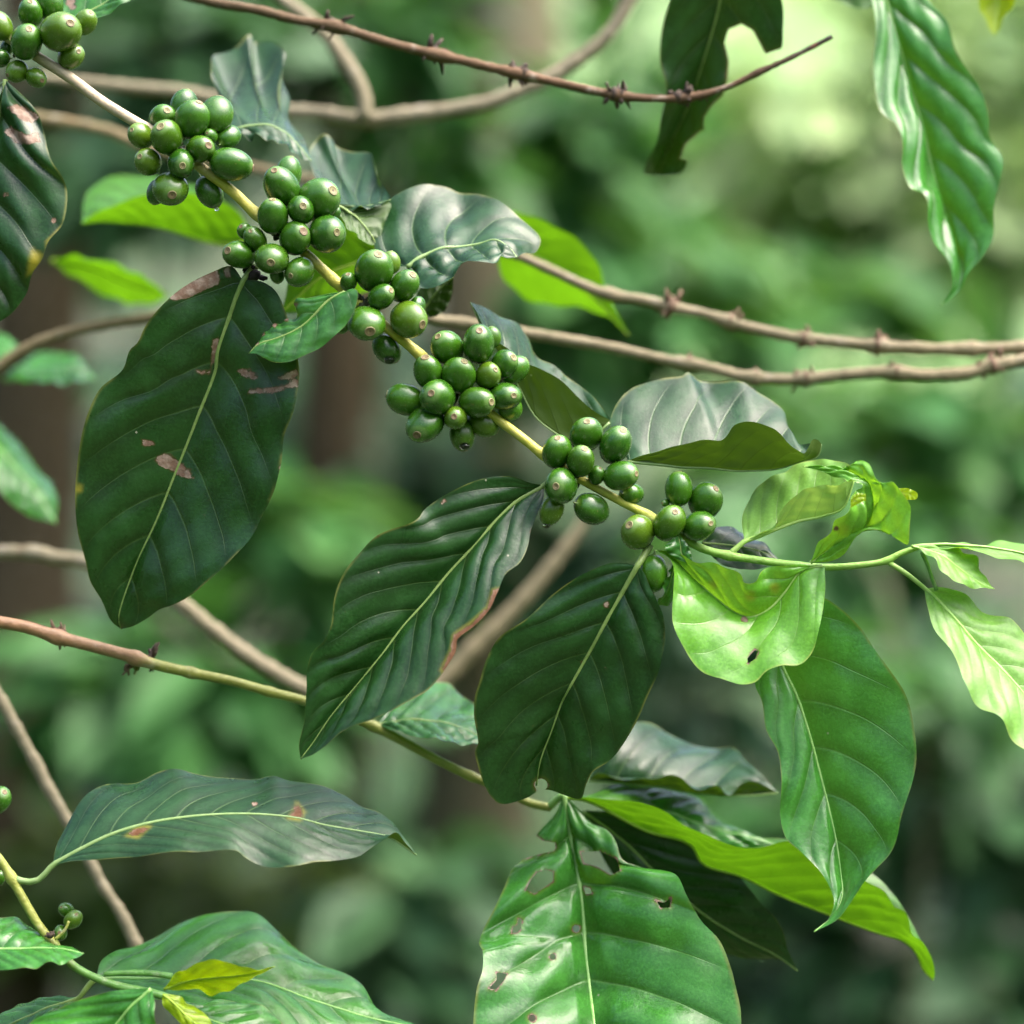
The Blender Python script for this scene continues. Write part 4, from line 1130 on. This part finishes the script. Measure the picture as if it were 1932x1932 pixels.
# ------------------------------------------------------------------ the lower, half woody twig and its leaves
lb = empty('leafy_twig', P(110, 1200, 1.045), 'reddish brown twig turning green, with spiky joints and glossy leaves', 'twig')
D2 = 1.045
stem(lb, 'stem', [(-40, 1166), (0, 1174), (52, 1184), (105, 1201), (175, 1219), (245, 1238), (290, 1253), (350, 1267), (437, 1285), (507, 1305), (574, 1322), (640, 1344), (705, 1370), (750, 1393), (820, 1431), (883, 1462), (940, 1485), (1000, 1515), (1040, 1524)],
     D2, (12, 12, 11, 9, 9, 9, 8.5, 8), M_low, seed=14, zs=(-2, -1.5, 0, 0), swell=[(110, 1200, .4, 14), (256, 1243, .4, 14), (360, 1268, .3, 8), (508, 1306, .25, 9), (705, 1370, .25, 10), (888, 1464, .25, 10)])
for i, (x, y, r_, k_, ln, mm) in enumerate([(114, 1198, 13, 12, 2.0, M_spike2), (250, 1250, 12, 9, 1.5, M_spike2), (282, 1243, 12, 12, 2.0, M_spike), (258, 1258, 9, 7, 1.6, M_budg), (298, 1255, 10, 5, .7, M_spike2), (358, 1269, 9, 5, .5, M_spike2), (508, 1305, 8, 4, .5, M_spike2), (708, 1372, 8, 4, .4, M_spike2)]):
    spiky_node(lb, x, y, D2 - .012 if x < 400 else D2, r_, mm, 140 + i, k_, ln, .22, 'withered_bud_cluster')
leaf(lb, [(1064, 1500), (1072, 1557), (1086, 1627), (1097, 1693), (1104, 1781), (1113, 1868), (1121, 1932), (1128, 2060), (1130, 2230)],
     [(1062, 1502), (1048, 1534), (1013, 1574), (1000, 1598), (988, 1620), (971, 1634), (950, 1676), (929, 1721), (911, 1756), (904, 1781), (910, 1793), (908, 1833), (898, 1865), (896, 1903), (897, 1932), (905, 1990), (940, 2070), (1010, 2150), (1130, 2230)],
     [(1066, 1502), (1093, 1527), (1118, 1553), (1146, 1567), (1163, 1588), (1176, 1622), (1205, 1634), (1251, 1641), (1280, 1655), (1301, 1693), (1326, 1739), (1357, 1774), (1375, 1816), (1389, 1865), (1398, 1910), (1396, 1970), (1370, 2060), (1270, 2160), (1130, 2230)],
     d=D2 - .01, zM=(.6, -.2, -2.4, -6.5), zA=(.6, -.9, -3.8, -6.5), zB=(.6, -.9, -4.0, -6.5), mat='lush', nv=8, sweep=.12, corr=.0034, bulge=.05, wave=.0022, seed=30, n=230, m=70, rib=(1.2, .5),
     holes=[[(1012, 1577), (1024, 1586), (1047, 1590), (1048, 1600), (1044, 1606), (1020, 1611), (986, 1621), (955, 1605), (980, 1575)], [(1013, 1646), (1030, 1641), (1044, 1645), (1044, 1662), (1030, 1672), (1009, 1686), (992, 1679), (1001, 1660)], [(1095, 1607), (1132, 1606), (1163, 1620), (1170, 1642), (1153, 1651), (1128, 1636), (1102, 1628)],
            [(1101, 1673), (1113, 1676), (1117, 1686), (1105, 1687)], [(1237, 1698), (1252, 1704), (1266, 1694), (1264, 1712), (1247, 1713)], [(978, 1732), (985, 1735), (983, 1753), (975, 1760), (966, 1760), (968, 1749), (976, 1745)],
            circ(1087, 1752, 7), circ(1043, 1805, 6), [(936, 1835), (957, 1837), (950, 1851), (936, 1867), (922, 1865), (938, 1848)], circ(1004, 1921, 7)],
     pet=[(1036, 1523), (1052, 1508), (1064, 1500)], petz=(1, .6), label='glossy bright leaf riddled with insect holes')
leaf(lb, [(712, 1367), (780, 1358), (850, 1366), (935, 1402)], [(712, 1366), (760, 1308), (817, 1286), (860, 1302), (900, 1338), (935, 1402)], [(712, 1368), (760, 1385), (803, 1393), (852, 1402), (901, 1405), (935, 1402)],
     d=D2, zM=(0, 0), zA=(0, 3.6, 3.6, 0), zB=(0, -2, 0), mat='mid', nv=6, corr=.0012, bulge=-.05, seed=31, n=70, m=20, rib=(.7, .3), label='shiny leaf between the two big hanging leaves')
leaf(lb, [(1110, 1472), (1200, 1480), (1290, 1493), (1380, 1502), (1468, 1496)], [(1110, 1470), (1150, 1390), (1188, 1367), (1223, 1367), (1258, 1385), (1298, 1399), (1343, 1409), (1378, 1413), (1406, 1434), (1426, 1452), (1468, 1496)],
     [(1110, 1471), (1128, 1460), (1188, 1466), (1237, 1473), (1268, 1470), (1319, 1487), (1357, 1482), (1378, 1497), (1396, 1488), (1420, 1474), (1468, 1496)],
     d=D2 + .02, zM=(0, 0), zA=(0, 3.4, 3.4, 0), zB=(0, -.8, -.6, 0), mat='sheen', face='A', nv=6, corr=.0014, wave=.002, seed=32, n=80, m=20, rib=(.6, .3), label='blue grey rippled leaf behind the darkest hanging leaf')
leaf(lb, [(1060, 1504), (1107, 1510), (1223, 1568), (1304, 1594), (1326, 1628), (1396, 1652), (1466, 1687), (1536, 1715), (1606, 1742), (1658, 1760), (1704, 1775), (1728, 1798), (1742, 1830), (1761, 1849)],
     [(1060, 1503), (1107, 1499), (1153, 1481), (1205, 1482), (1251, 1510), (1291, 1536), (1326, 1556), (1400, 1580), (1480, 1580), (1560, 1600), (1660, 1660), (1730, 1760), (1761, 1849)],
     [(1060, 1504), (1107, 1505), (1153, 1508), (1205, 1515), (1258, 1532), (1291, 1556), (1343, 1584), (1385, 1597), (1431, 1595), (1483, 1588), (1560, 1610), (1641, 1664), (1668, 1684), (1686, 1716), (1707, 1725), (1721, 1763), (1739, 1774), (1758, 1806), (1764, 1838), (1761, 1849)],
     d=D2, zM=(0, .2, 0, 0), zA=(0, 3.4, 4.0, 2, 0), zB=(0, -1.2, -1.6, -1, 0), mat='glow', face='A', nv=12, corr=.0008, bulge=.03, wave=.0012, seed=33, n=130, m=26, rib=(.7, .3), label='long yellow green leaf lit through from above')
leaf(lb, [(1130, 1500), (1250, 1530), (1340, 1560), (1460, 1592)], [(1130, 1498), (1200, 1480), (1270, 1488), (1322, 1508), (1347, 1545), (1385, 1568), (1460, 1592)], [(1130, 1502), (1240, 1580), (1340, 1610), (1460, 1592)],
     d=D2 + .022, zA=(0, 3, 2, 0), zB=(0, -1, 0), mat='lush', nv=8, corr=.0016, seed=34, n=60, m=16, rib=(.6, .3), label='shiny green leaf just above the long lit leaf')
leaf(lb, [(1100, 1530), (1180, 1590), (1250, 1660), (1326, 1724), (1396, 1768), (1460, 1800), (1505, 1832)], [(1100, 1528), (1200, 1540), (1290, 1590), (1340, 1622), (1389, 1650), (1413, 1676), (1438, 1707), (1466, 1735), (1480, 1763), (1485, 1788), (1505, 1832)],
     [(1100, 1532), (1150, 1640), (1220, 1720), (1290, 1775), (1340, 1795), (1385, 1803), (1438, 1812), (1476, 1812), (1505, 1832)],
     d=D2 + .012, zM=(0, 0, 0), zA=(0, -.6, 0), zB=(0, .8, 0), mat='dark', nv=9, corr=.0006, seed=35, n=80, m=24, rib=(.7, .3), label='dark leaf shaded by the long lit leaf')

# ------------------------------------------------------------------ the young shoot at the bottom corner
D3 = .985
sb = empty('leafy_shoot', P(0, 1620, D3), 'green shoot with brown scabs, tiny fruit and fresh leaves', 'shoot')
stem(sb, 'stem', [(-40, 1580), (0, 1622), (21, 1656), (52, 1711), (73, 1746), (108, 1790), (140, 1823), (185, 1847), (227, 1861), (301, 1877), (330, 1888)], D3, (8, 8.5, 8.5, 8.5, 7.5, 8, 8), M_low2, seed=20, zs=(0, 0, 0), swell=[(23, 1656, .45, 11), (100, 1782, .3, 9)])
cluster(sb, [(625, 1338, 590, 1300, 66, 1, 4), (690, 1430, 735, 1365, 84, .8, 7), (572, 1555, 575, 1540, 66, 1, 6), (-5, 300, 65, 215, 108, .5, 4), (-10, 1040, -40, 1100, 58, 0, 5)], 0, 1449, .2)
stem(sb, 'fruit_stalk', [(104, 1772), (114, 1764), (124, 1752), (130, 1738)], D3 - .004, (3.2, 2.8, 2.4), M_low2, (.2, .4), seed=21)
spiky_node(sb, 96, 1764, D3 - .004, 9, M_spike, 160, 5, .9, .9, 'withered_bud_cluster')
leaf(sb, [(101, 1630), (157, 1599), (210, 1574), (280, 1553), (350, 1541), (420, 1536), (490, 1536), (560, 1543), (612, 1556), (676, 1567), (735, 1580), (786, 1613)],
     [(100, 1629), (105, 1597), (119, 1564), (140, 1532), (168, 1504), (210, 1480), (259, 1473), (297, 1457), (332, 1450), (367, 1458), (420, 1469), (483, 1471), (514, 1464), (546, 1475), (612, 1480), (647, 1497), (680, 1525), (719, 1536), (743, 1553), (764, 1581), (786, 1613)],
     [(102, 1632), (140, 1625), (210, 1618), (297, 1613), (350, 1608), (444, 1606), (465, 1619), (507, 1634), (560, 1636), (595, 1627), (630, 1623), (676, 1616), (705, 1596), (729, 1581), (748, 1571), (764, 1590), (786, 1613)],
     d=D3, zM=(0, 0, 0, 0), zA=(0, 3.0, 3.4, 2.4, 0), zB=(0, -1.5, -1.8, -.6, 0), mat='sheen', nv=11, corr=.00035, bulge=.03, wave=.0010, seed=40, n=140, m=30,
     pet=[(24, 1656), (50, 1664), (75, 1659), (90, 1642), (101, 1630)], petz=(0, 0), rib=(1.0, .25),
     scars=[[(241, 1573), (259, 1564), (280, 1563), (259, 1577)], [(546, 1540), (556, 1530), (560, 1517), (572, 1532), (563, 1544)], [(609, 1475), (623, 1477), (617, 1484)], circ(480, 1517, 4)], yellow=[[(238, 1577), (258, 1560), (284, 1559), (260, 1581)], [(542, 1544), (554, 1530), (560, 1512), (576, 1532), (566, 1548)]], label='long arched grey green leaf with two brown spots')
leaf(sb, [(-80, 1780), (0, 1790), (87, 1788), (130, 1792), (158, 1799)], [(-80, 1778), (-40, 1735), (0, 1727), (35, 1735), (70, 1760), (105, 1786), (135, 1789), (158, 1799)], [(-80, 1782), (-40, 1825), (0, 1831), (70, 1823), (122, 1816), (145, 1808), (158, 1799)],
     d=D3 - .012, zA=(0, 2, 0), zB=(0, -1.4, 0), mat='lush', nv=8, corr=.0006, seed=41, n=60, m=18, rib=(.7, .2), label='flat green leaf reaching over the shoot from the side')
leaf(sb, [(183, 1845), (330, 1846), (480, 1850), (600, 1890), (720, 1925), (810, 1942)],
     [(182, 1842), (190, 1815), (215, 1796), (259, 1784), (297, 1767), (332, 1746), (385, 1727), (448, 1720), (483, 1725), (518, 1753), (560, 1788), (612, 1823), (676, 1858), (715, 1902), (760, 1922), (810, 1942)],
     [(183, 1848), (260, 1880), (360, 1895), (483, 1905), (530, 1930), (620, 1980), (720, 1975), (810, 1942)],
     d=D3 + .03, zM=(0, 0, 0), zA=(0, 3.6, 4.0, 2.2, 0), zB=(0, -2.0, -2.2, 0), mat='lush', nv=7, corr=.0009, bulge=.06, wave=.001, seed=42, n=110, m=28, rib=(.8, .3), label='broad shiny leaf behind the yellow leaflet')
leaf(sb, [(309, 1867), (350, 1852), (400, 1845), (455, 1840), (519, 1824)], [(309, 1866), (332, 1838), (367, 1819), (413, 1811), (444, 1819), (476, 1829), (519, 1824)], [(309, 1868), (350, 1866), (402, 1875), (437, 1868), (472, 1847), (519, 1824)],
     d=D3 - .01, zA=(0, -.6, 0), zB=(0, .9, 0), mat='lemon', nv=6, corr=.0003, seed=43, n=50, m=14, rib=(.6, .2), label='lemon yellow leaflet pointing sideways')
leaf(sb, [(307, 1876), (330, 1895), (355, 1920), (410, 1962)], [(308, 1875), (332, 1878), (367, 1900), (392, 1918), (410, 1962)], [(306, 1878), (308, 1897), (332, 1922), (365, 1948), (410, 1962)],
     d=D3 - .015, zA=(0, .5, 0), mat='lemon', nv=5, corr=.0003, seed=44, n=40, m=12, rib=(.5, .2), label='smaller lemon yellow leaflet pointing down')
leaf(sb, [(285, 1866), (245, 1902), (200, 1955), (150, 2010), (100, 2070)], [(284, 1864), (230, 1868), (175, 1879), (122, 1897), (52, 1935), (20, 1990), (100, 2070)], [(287, 1866), (293, 1903), (290, 1955), (240, 2030), (100, 2070)],
     d=D3 - .02, zM=(0, 0, -2), zA=(0, 1.0, -1), zB=(0, -1, -2), mat='lush', nv=7, corr=.0009, seed=45, n=70, m=20, rib=(.9, .4), label='shiny leaf cut off by the bottom of the view')
leaf(sb, [(150, 1883), (90, 1902), (20, 1932), (-60, 1972)], [(150, 1881), (87, 1881), (35, 1898), (-5, 1918), (-60, 1972)], [(150, 1885), (120, 1915), (70, 1955), (0, 1990), (-60, 1972)],
     d=D3 + .01, zA=(0, 2, 0), zB=(0, -1, 0), mat='mid', nv=7, corr=.0008, seed=46, n=50, m=14, pet=[(180, 1846), (165, 1862), (150, 1883)], petz=(0, 0), rib=(.9, .3), label='darker leaf in the bottom corner')
leaf(sb, [(330, 1892), (400, 1925), (470, 1955), (548, 1995)], [(330, 1891), (378, 1891), (455, 1890), (507, 1907), (534, 1935), (548, 1995)], [(330, 1894), (380, 1965), (450, 2005), (548, 1995)],
     d=D3 - .002, zA=(0, 1.5, 0), zB=(0, -1.5, 0), mat='lush', nv=7, corr=.0010, seed=47, n=50, m=16, rib=(.8, .3), label='pale shiny leaf below the lemon leaflets')
stem(sb, 'side_shoot', [(196, 1838), (230, 1836), (280, 1836), (325, 1842)], D3 + .002, (5, 6, 6), M_low2, (.9, 1), seed=23)

# ------------------------------------------------------------------ leaves whose branches are out of the picture
G = 'blurred leaves behind the branch'
lone_leaf('dark hanging leaf with bites along one side, behind the dead twig', [(1372, -130), (1365, -40), (1352, 30), (1330, 105), (1302, 190), (1270, 262), (1240, 331)],
          [(1370, -132), (1295, -60), (1264, 0), (1250, 63), (1246, 115), (1254, 168), (1251, 210), (1237, 266), (1219, 311), (1216, 328), (1240, 331)],
          [(1374, -132), (1445, -70), (1475, 0), (1478, 52), (1474, 96), (1440, 132), (1400, 160), (1372, 184), (1350, 215), (1330, 250), (1304, 285), (1287, 326), (1256, 331), (1240, 331)],
          d=1.085, zM=(-2, 0, 2.5), zA=(-2, -.6, 2.5), zB=(-2, -.6, 2.5), mat='dark', nv=7, corr=.0005, seed=50, n=170, m=50, holes=[[(1372, 150), (1375, 115), (1367, 80), (1374, 56), (1399, 45), (1420, 57), (1431, 77), (1444, 102), (1474, 92), (1510, 110), (1510, 200), (1362, 184)], [(1361, 182), (1341, 202), (1329, 222), (1328, 240), (1360, 260), (1400, 180)], [(1324, 246), (1294, 272), (1284, 298), (1330, 310), (1345, 250)]], rib=(.9, .3))
lone_leaf('glossy mid green leaf hanging with bright wet streaks', [(1655, -70), (1669, -10), (1690, 63), (1721, 175), (1742, 245), (1762, 332), (1788, 420), (1810, 497), (1806, 539), (1774, 577)],
          [(1653, -70), (1644, 0), (1650, 70), (1648, 140), (1662, 200), (1690, 232), (1700, 315), (1720, 357), (1742, 367), (1750, 420), (1763, 466), (1789, 500), (1797, 542), (1774, 577)],
          [(1658, -72), (1720, -50), (1753, 0), (1788, 42), (1805, 98), (1844, 157), (1865, 210), (1868, 262), (1892, 297), (1889, 343), (1875, 395), (1874, 448), (1858, 483), (1830, 514), (1812, 550), (1774, 577)],
          d=1.085, zM=(1.5, .5, -.5, -2), zA=(1.5, -1.2, -2.0, -2), zB=(1.5, -.6, -1.5, -2), mat='lush', nv=7, corr=.0018, bulge=.05, wave=.0014, seed=51, n=120, m=34, rib=(.9, .3))
lone_leaf('bright leaf tip poking in from the top corner', [(1890, -110), (1884, -20), (1876, 68)], [(1888, -110), (1842, -40), (1852, 20), (1876, 68)], [(1892, -110), (1926, -40), (1904, 20), (1876, 68)], d=1.12, mat='lemon', face='none', zM=(0, 1, 0), seed=52, n=40, m=12)
lone_leaf('leaf edge showing at the top beside the glossy hanging leaf', [(1665, -50), (1610, -18), (1555, -14)], [(1665, -52), (1610, -60), (1555, -14)], [(1665, -46), (1642, 14), (1600, 10), (1555, -14)], d=1.13, mat='mid', face='none', zA=(0, 2, 0), seed=53, n=40, m=12)
lone_leaf('lit through leaf with a white shine, behind the second fruit cluster', [(480, 452), (420, 461), (350, 443), (280, 425), (196, 419), (154, 422)],
          [(480, 450), (400, 362), (330, 340), (259, 332), (210, 335), (165, 361), (154, 422)], [(480, 452), (450, 400), (385, 368), (300, 365), (230, 380), (185, 400), (154, 422)],
          d=1.14, zA=(0, 5, 5, 0), zB=(0, -1.5, -1.5, 0), mat='glow', face='A', nv=8, seed=54, n=60, m=16, group=G)
lone_leaf('narrow dim leaf hanging under the lit through leaf', [(98, 492), (170, 505), (240, 535), (318, 558)], [(98, 490), (140, 485), (210, 497), (266, 520), (318, 558)], [(98, 494), (150, 530), (228, 570), (297, 571), (318, 558)], d=1.22, zA=(0, -2, -2, 0), zB=(0, 2, 2, 0), mat='glow', face='none', nv=7, seed=55, n=50, m=14, group=G)
lone_leaf('lit through leaf behind the third cluster and the yellow stem', [(770, 470), (690, 490), (610, 520), (530, 590)], [(770, 468), (705, 440), (640, 405), (595, 440), (555, 510), (530, 590)], [(770, 472), (725, 530), (660, 568), (595, 592), (530, 590)],
          d=1.07, zM=(2, 0, -1), zA=(2, -2, -2, -1), zB=(2, 3, 3, -1), mat='glow', face='none', nv=8, seed=56, n=60, m=16, group=G)
lone_leaf('lit through pointed leaf crossed by the upper twin twig', [(940, 440), (1000, 478), (1070, 520), (1130, 570), (1186, 633)], [(940, 438), (962, 398), (1000, 408), (1048, 427), (1100, 463), (1130, 500), (1142, 545), (1186, 633)], [(940, 444), (938, 490), (960, 537), (995, 567), (1048, 575), (1100, 582), (1146, 598), (1186, 633)],
          d=1.15, zM=(0, 0), zA=(0, -1, -1, 0), zB=(0, 3, 3, 0), mat='glow', face='none', nv=8, corr=.0004, seed=57, n=60, m=16, group=G)
lone_leaf('blurred bright leaf with a shine, beside the scarred leaf', [(5, 716), (70, 708), (130, 705), (182, 714)], [(5, 714), (35, 690), (70, 668), (140, 671), (182, 714)], [(5, 718), (70, 722), (130, 724), (182, 714)], d=1.24, zA=(0, 4, 0), zB=(0, -3, 0), mat='lush', nv=7, seed=58, n=40, m=12, group=G)
lone_leaf('blurred bright leaf at the edge, under the olive brown branch', [(-60, 700), (-10, 670), (42, 662)], [(-60, 698), (-30, 640), (10, 632), (42, 662)], [(-60, 702), (-10, 695), (42, 662)], d=1.24, zA=(0, 3, 0), zB=(0, -2, 0), mat='lush', nv=6, seed=59, n=40, m=12, group=G)
lone_leaf('lit blurred leaf drooping at the edge, with a pale shine', [(-60, 790), (0, 850), (55, 910), (106, 988)], [(-60, 788), (0, 803), (35, 836), (72, 886), (104, 925), (106, 988)], [(-60, 794), (-20, 900), (0, 930), (52, 972), (106, 988)], d=1.20, zA=(0, 3, 3, 0), zB=(0, -2, -1, 0), mat='lush', nv=7, seed=60, n=50, m=14, group=G)

# ------------------------------------------------------------------ drops of rain hanging from the fruit
def water_mat():
    m, nt, N, L = new_mat('water')
    out = N.new('ShaderNodeOutputMaterial'); pb = N.new('ShaderNodeBsdfPrincipled')
    pb.inputs['Base Color'].default_value = (1, 1, 1, 1); pb.inputs['Roughness'].default_value = .02
    pb.inputs['IOR'].default_value = 1.33; pb.inputs['Transmission Weight'].default_value = 1
    L.new(pb.outputs[0], out.inputs[0])
    return m


M_water = water_mat()


def drop(label, px, py, d, r, stretch=.8):
    c = P(px, py, d); u = W / S * d
    v, f = lathe([(.06, -1), (.5, -.88), (.85, -.5), (1, 0), (.9, .42), (.66, .75), (.42, .95), (.1, 1.0)], 20)
    o = mesh_obj('water_drop', [Vector((x * r * u, y * r * u, z * r * stretch * u)) for x, y, z in v], f, M_water)
    for vv in o.data.vertices: vv.co = vv.co + c
    o.data.transform(Matrix.Translation(-c)); o.location = c
    tag(o, label, 'water drop', 'rain drops under the fruit')


drop('wide drop under the dark fruit below the fourth cluster', 735, 679, .999, 11, .75)
drop('drop at the tip of the dark fruit hanging from the middle cluster', 877, 842, .996, 10, .75)
drop('thin drop under the dark fruit beside the glossy ribbed leaf', 1031, 992, .997, 8, .6)
drop('small drop under the elongated fruit of the second cluster', 409, 395, 1.003, 5, .7)
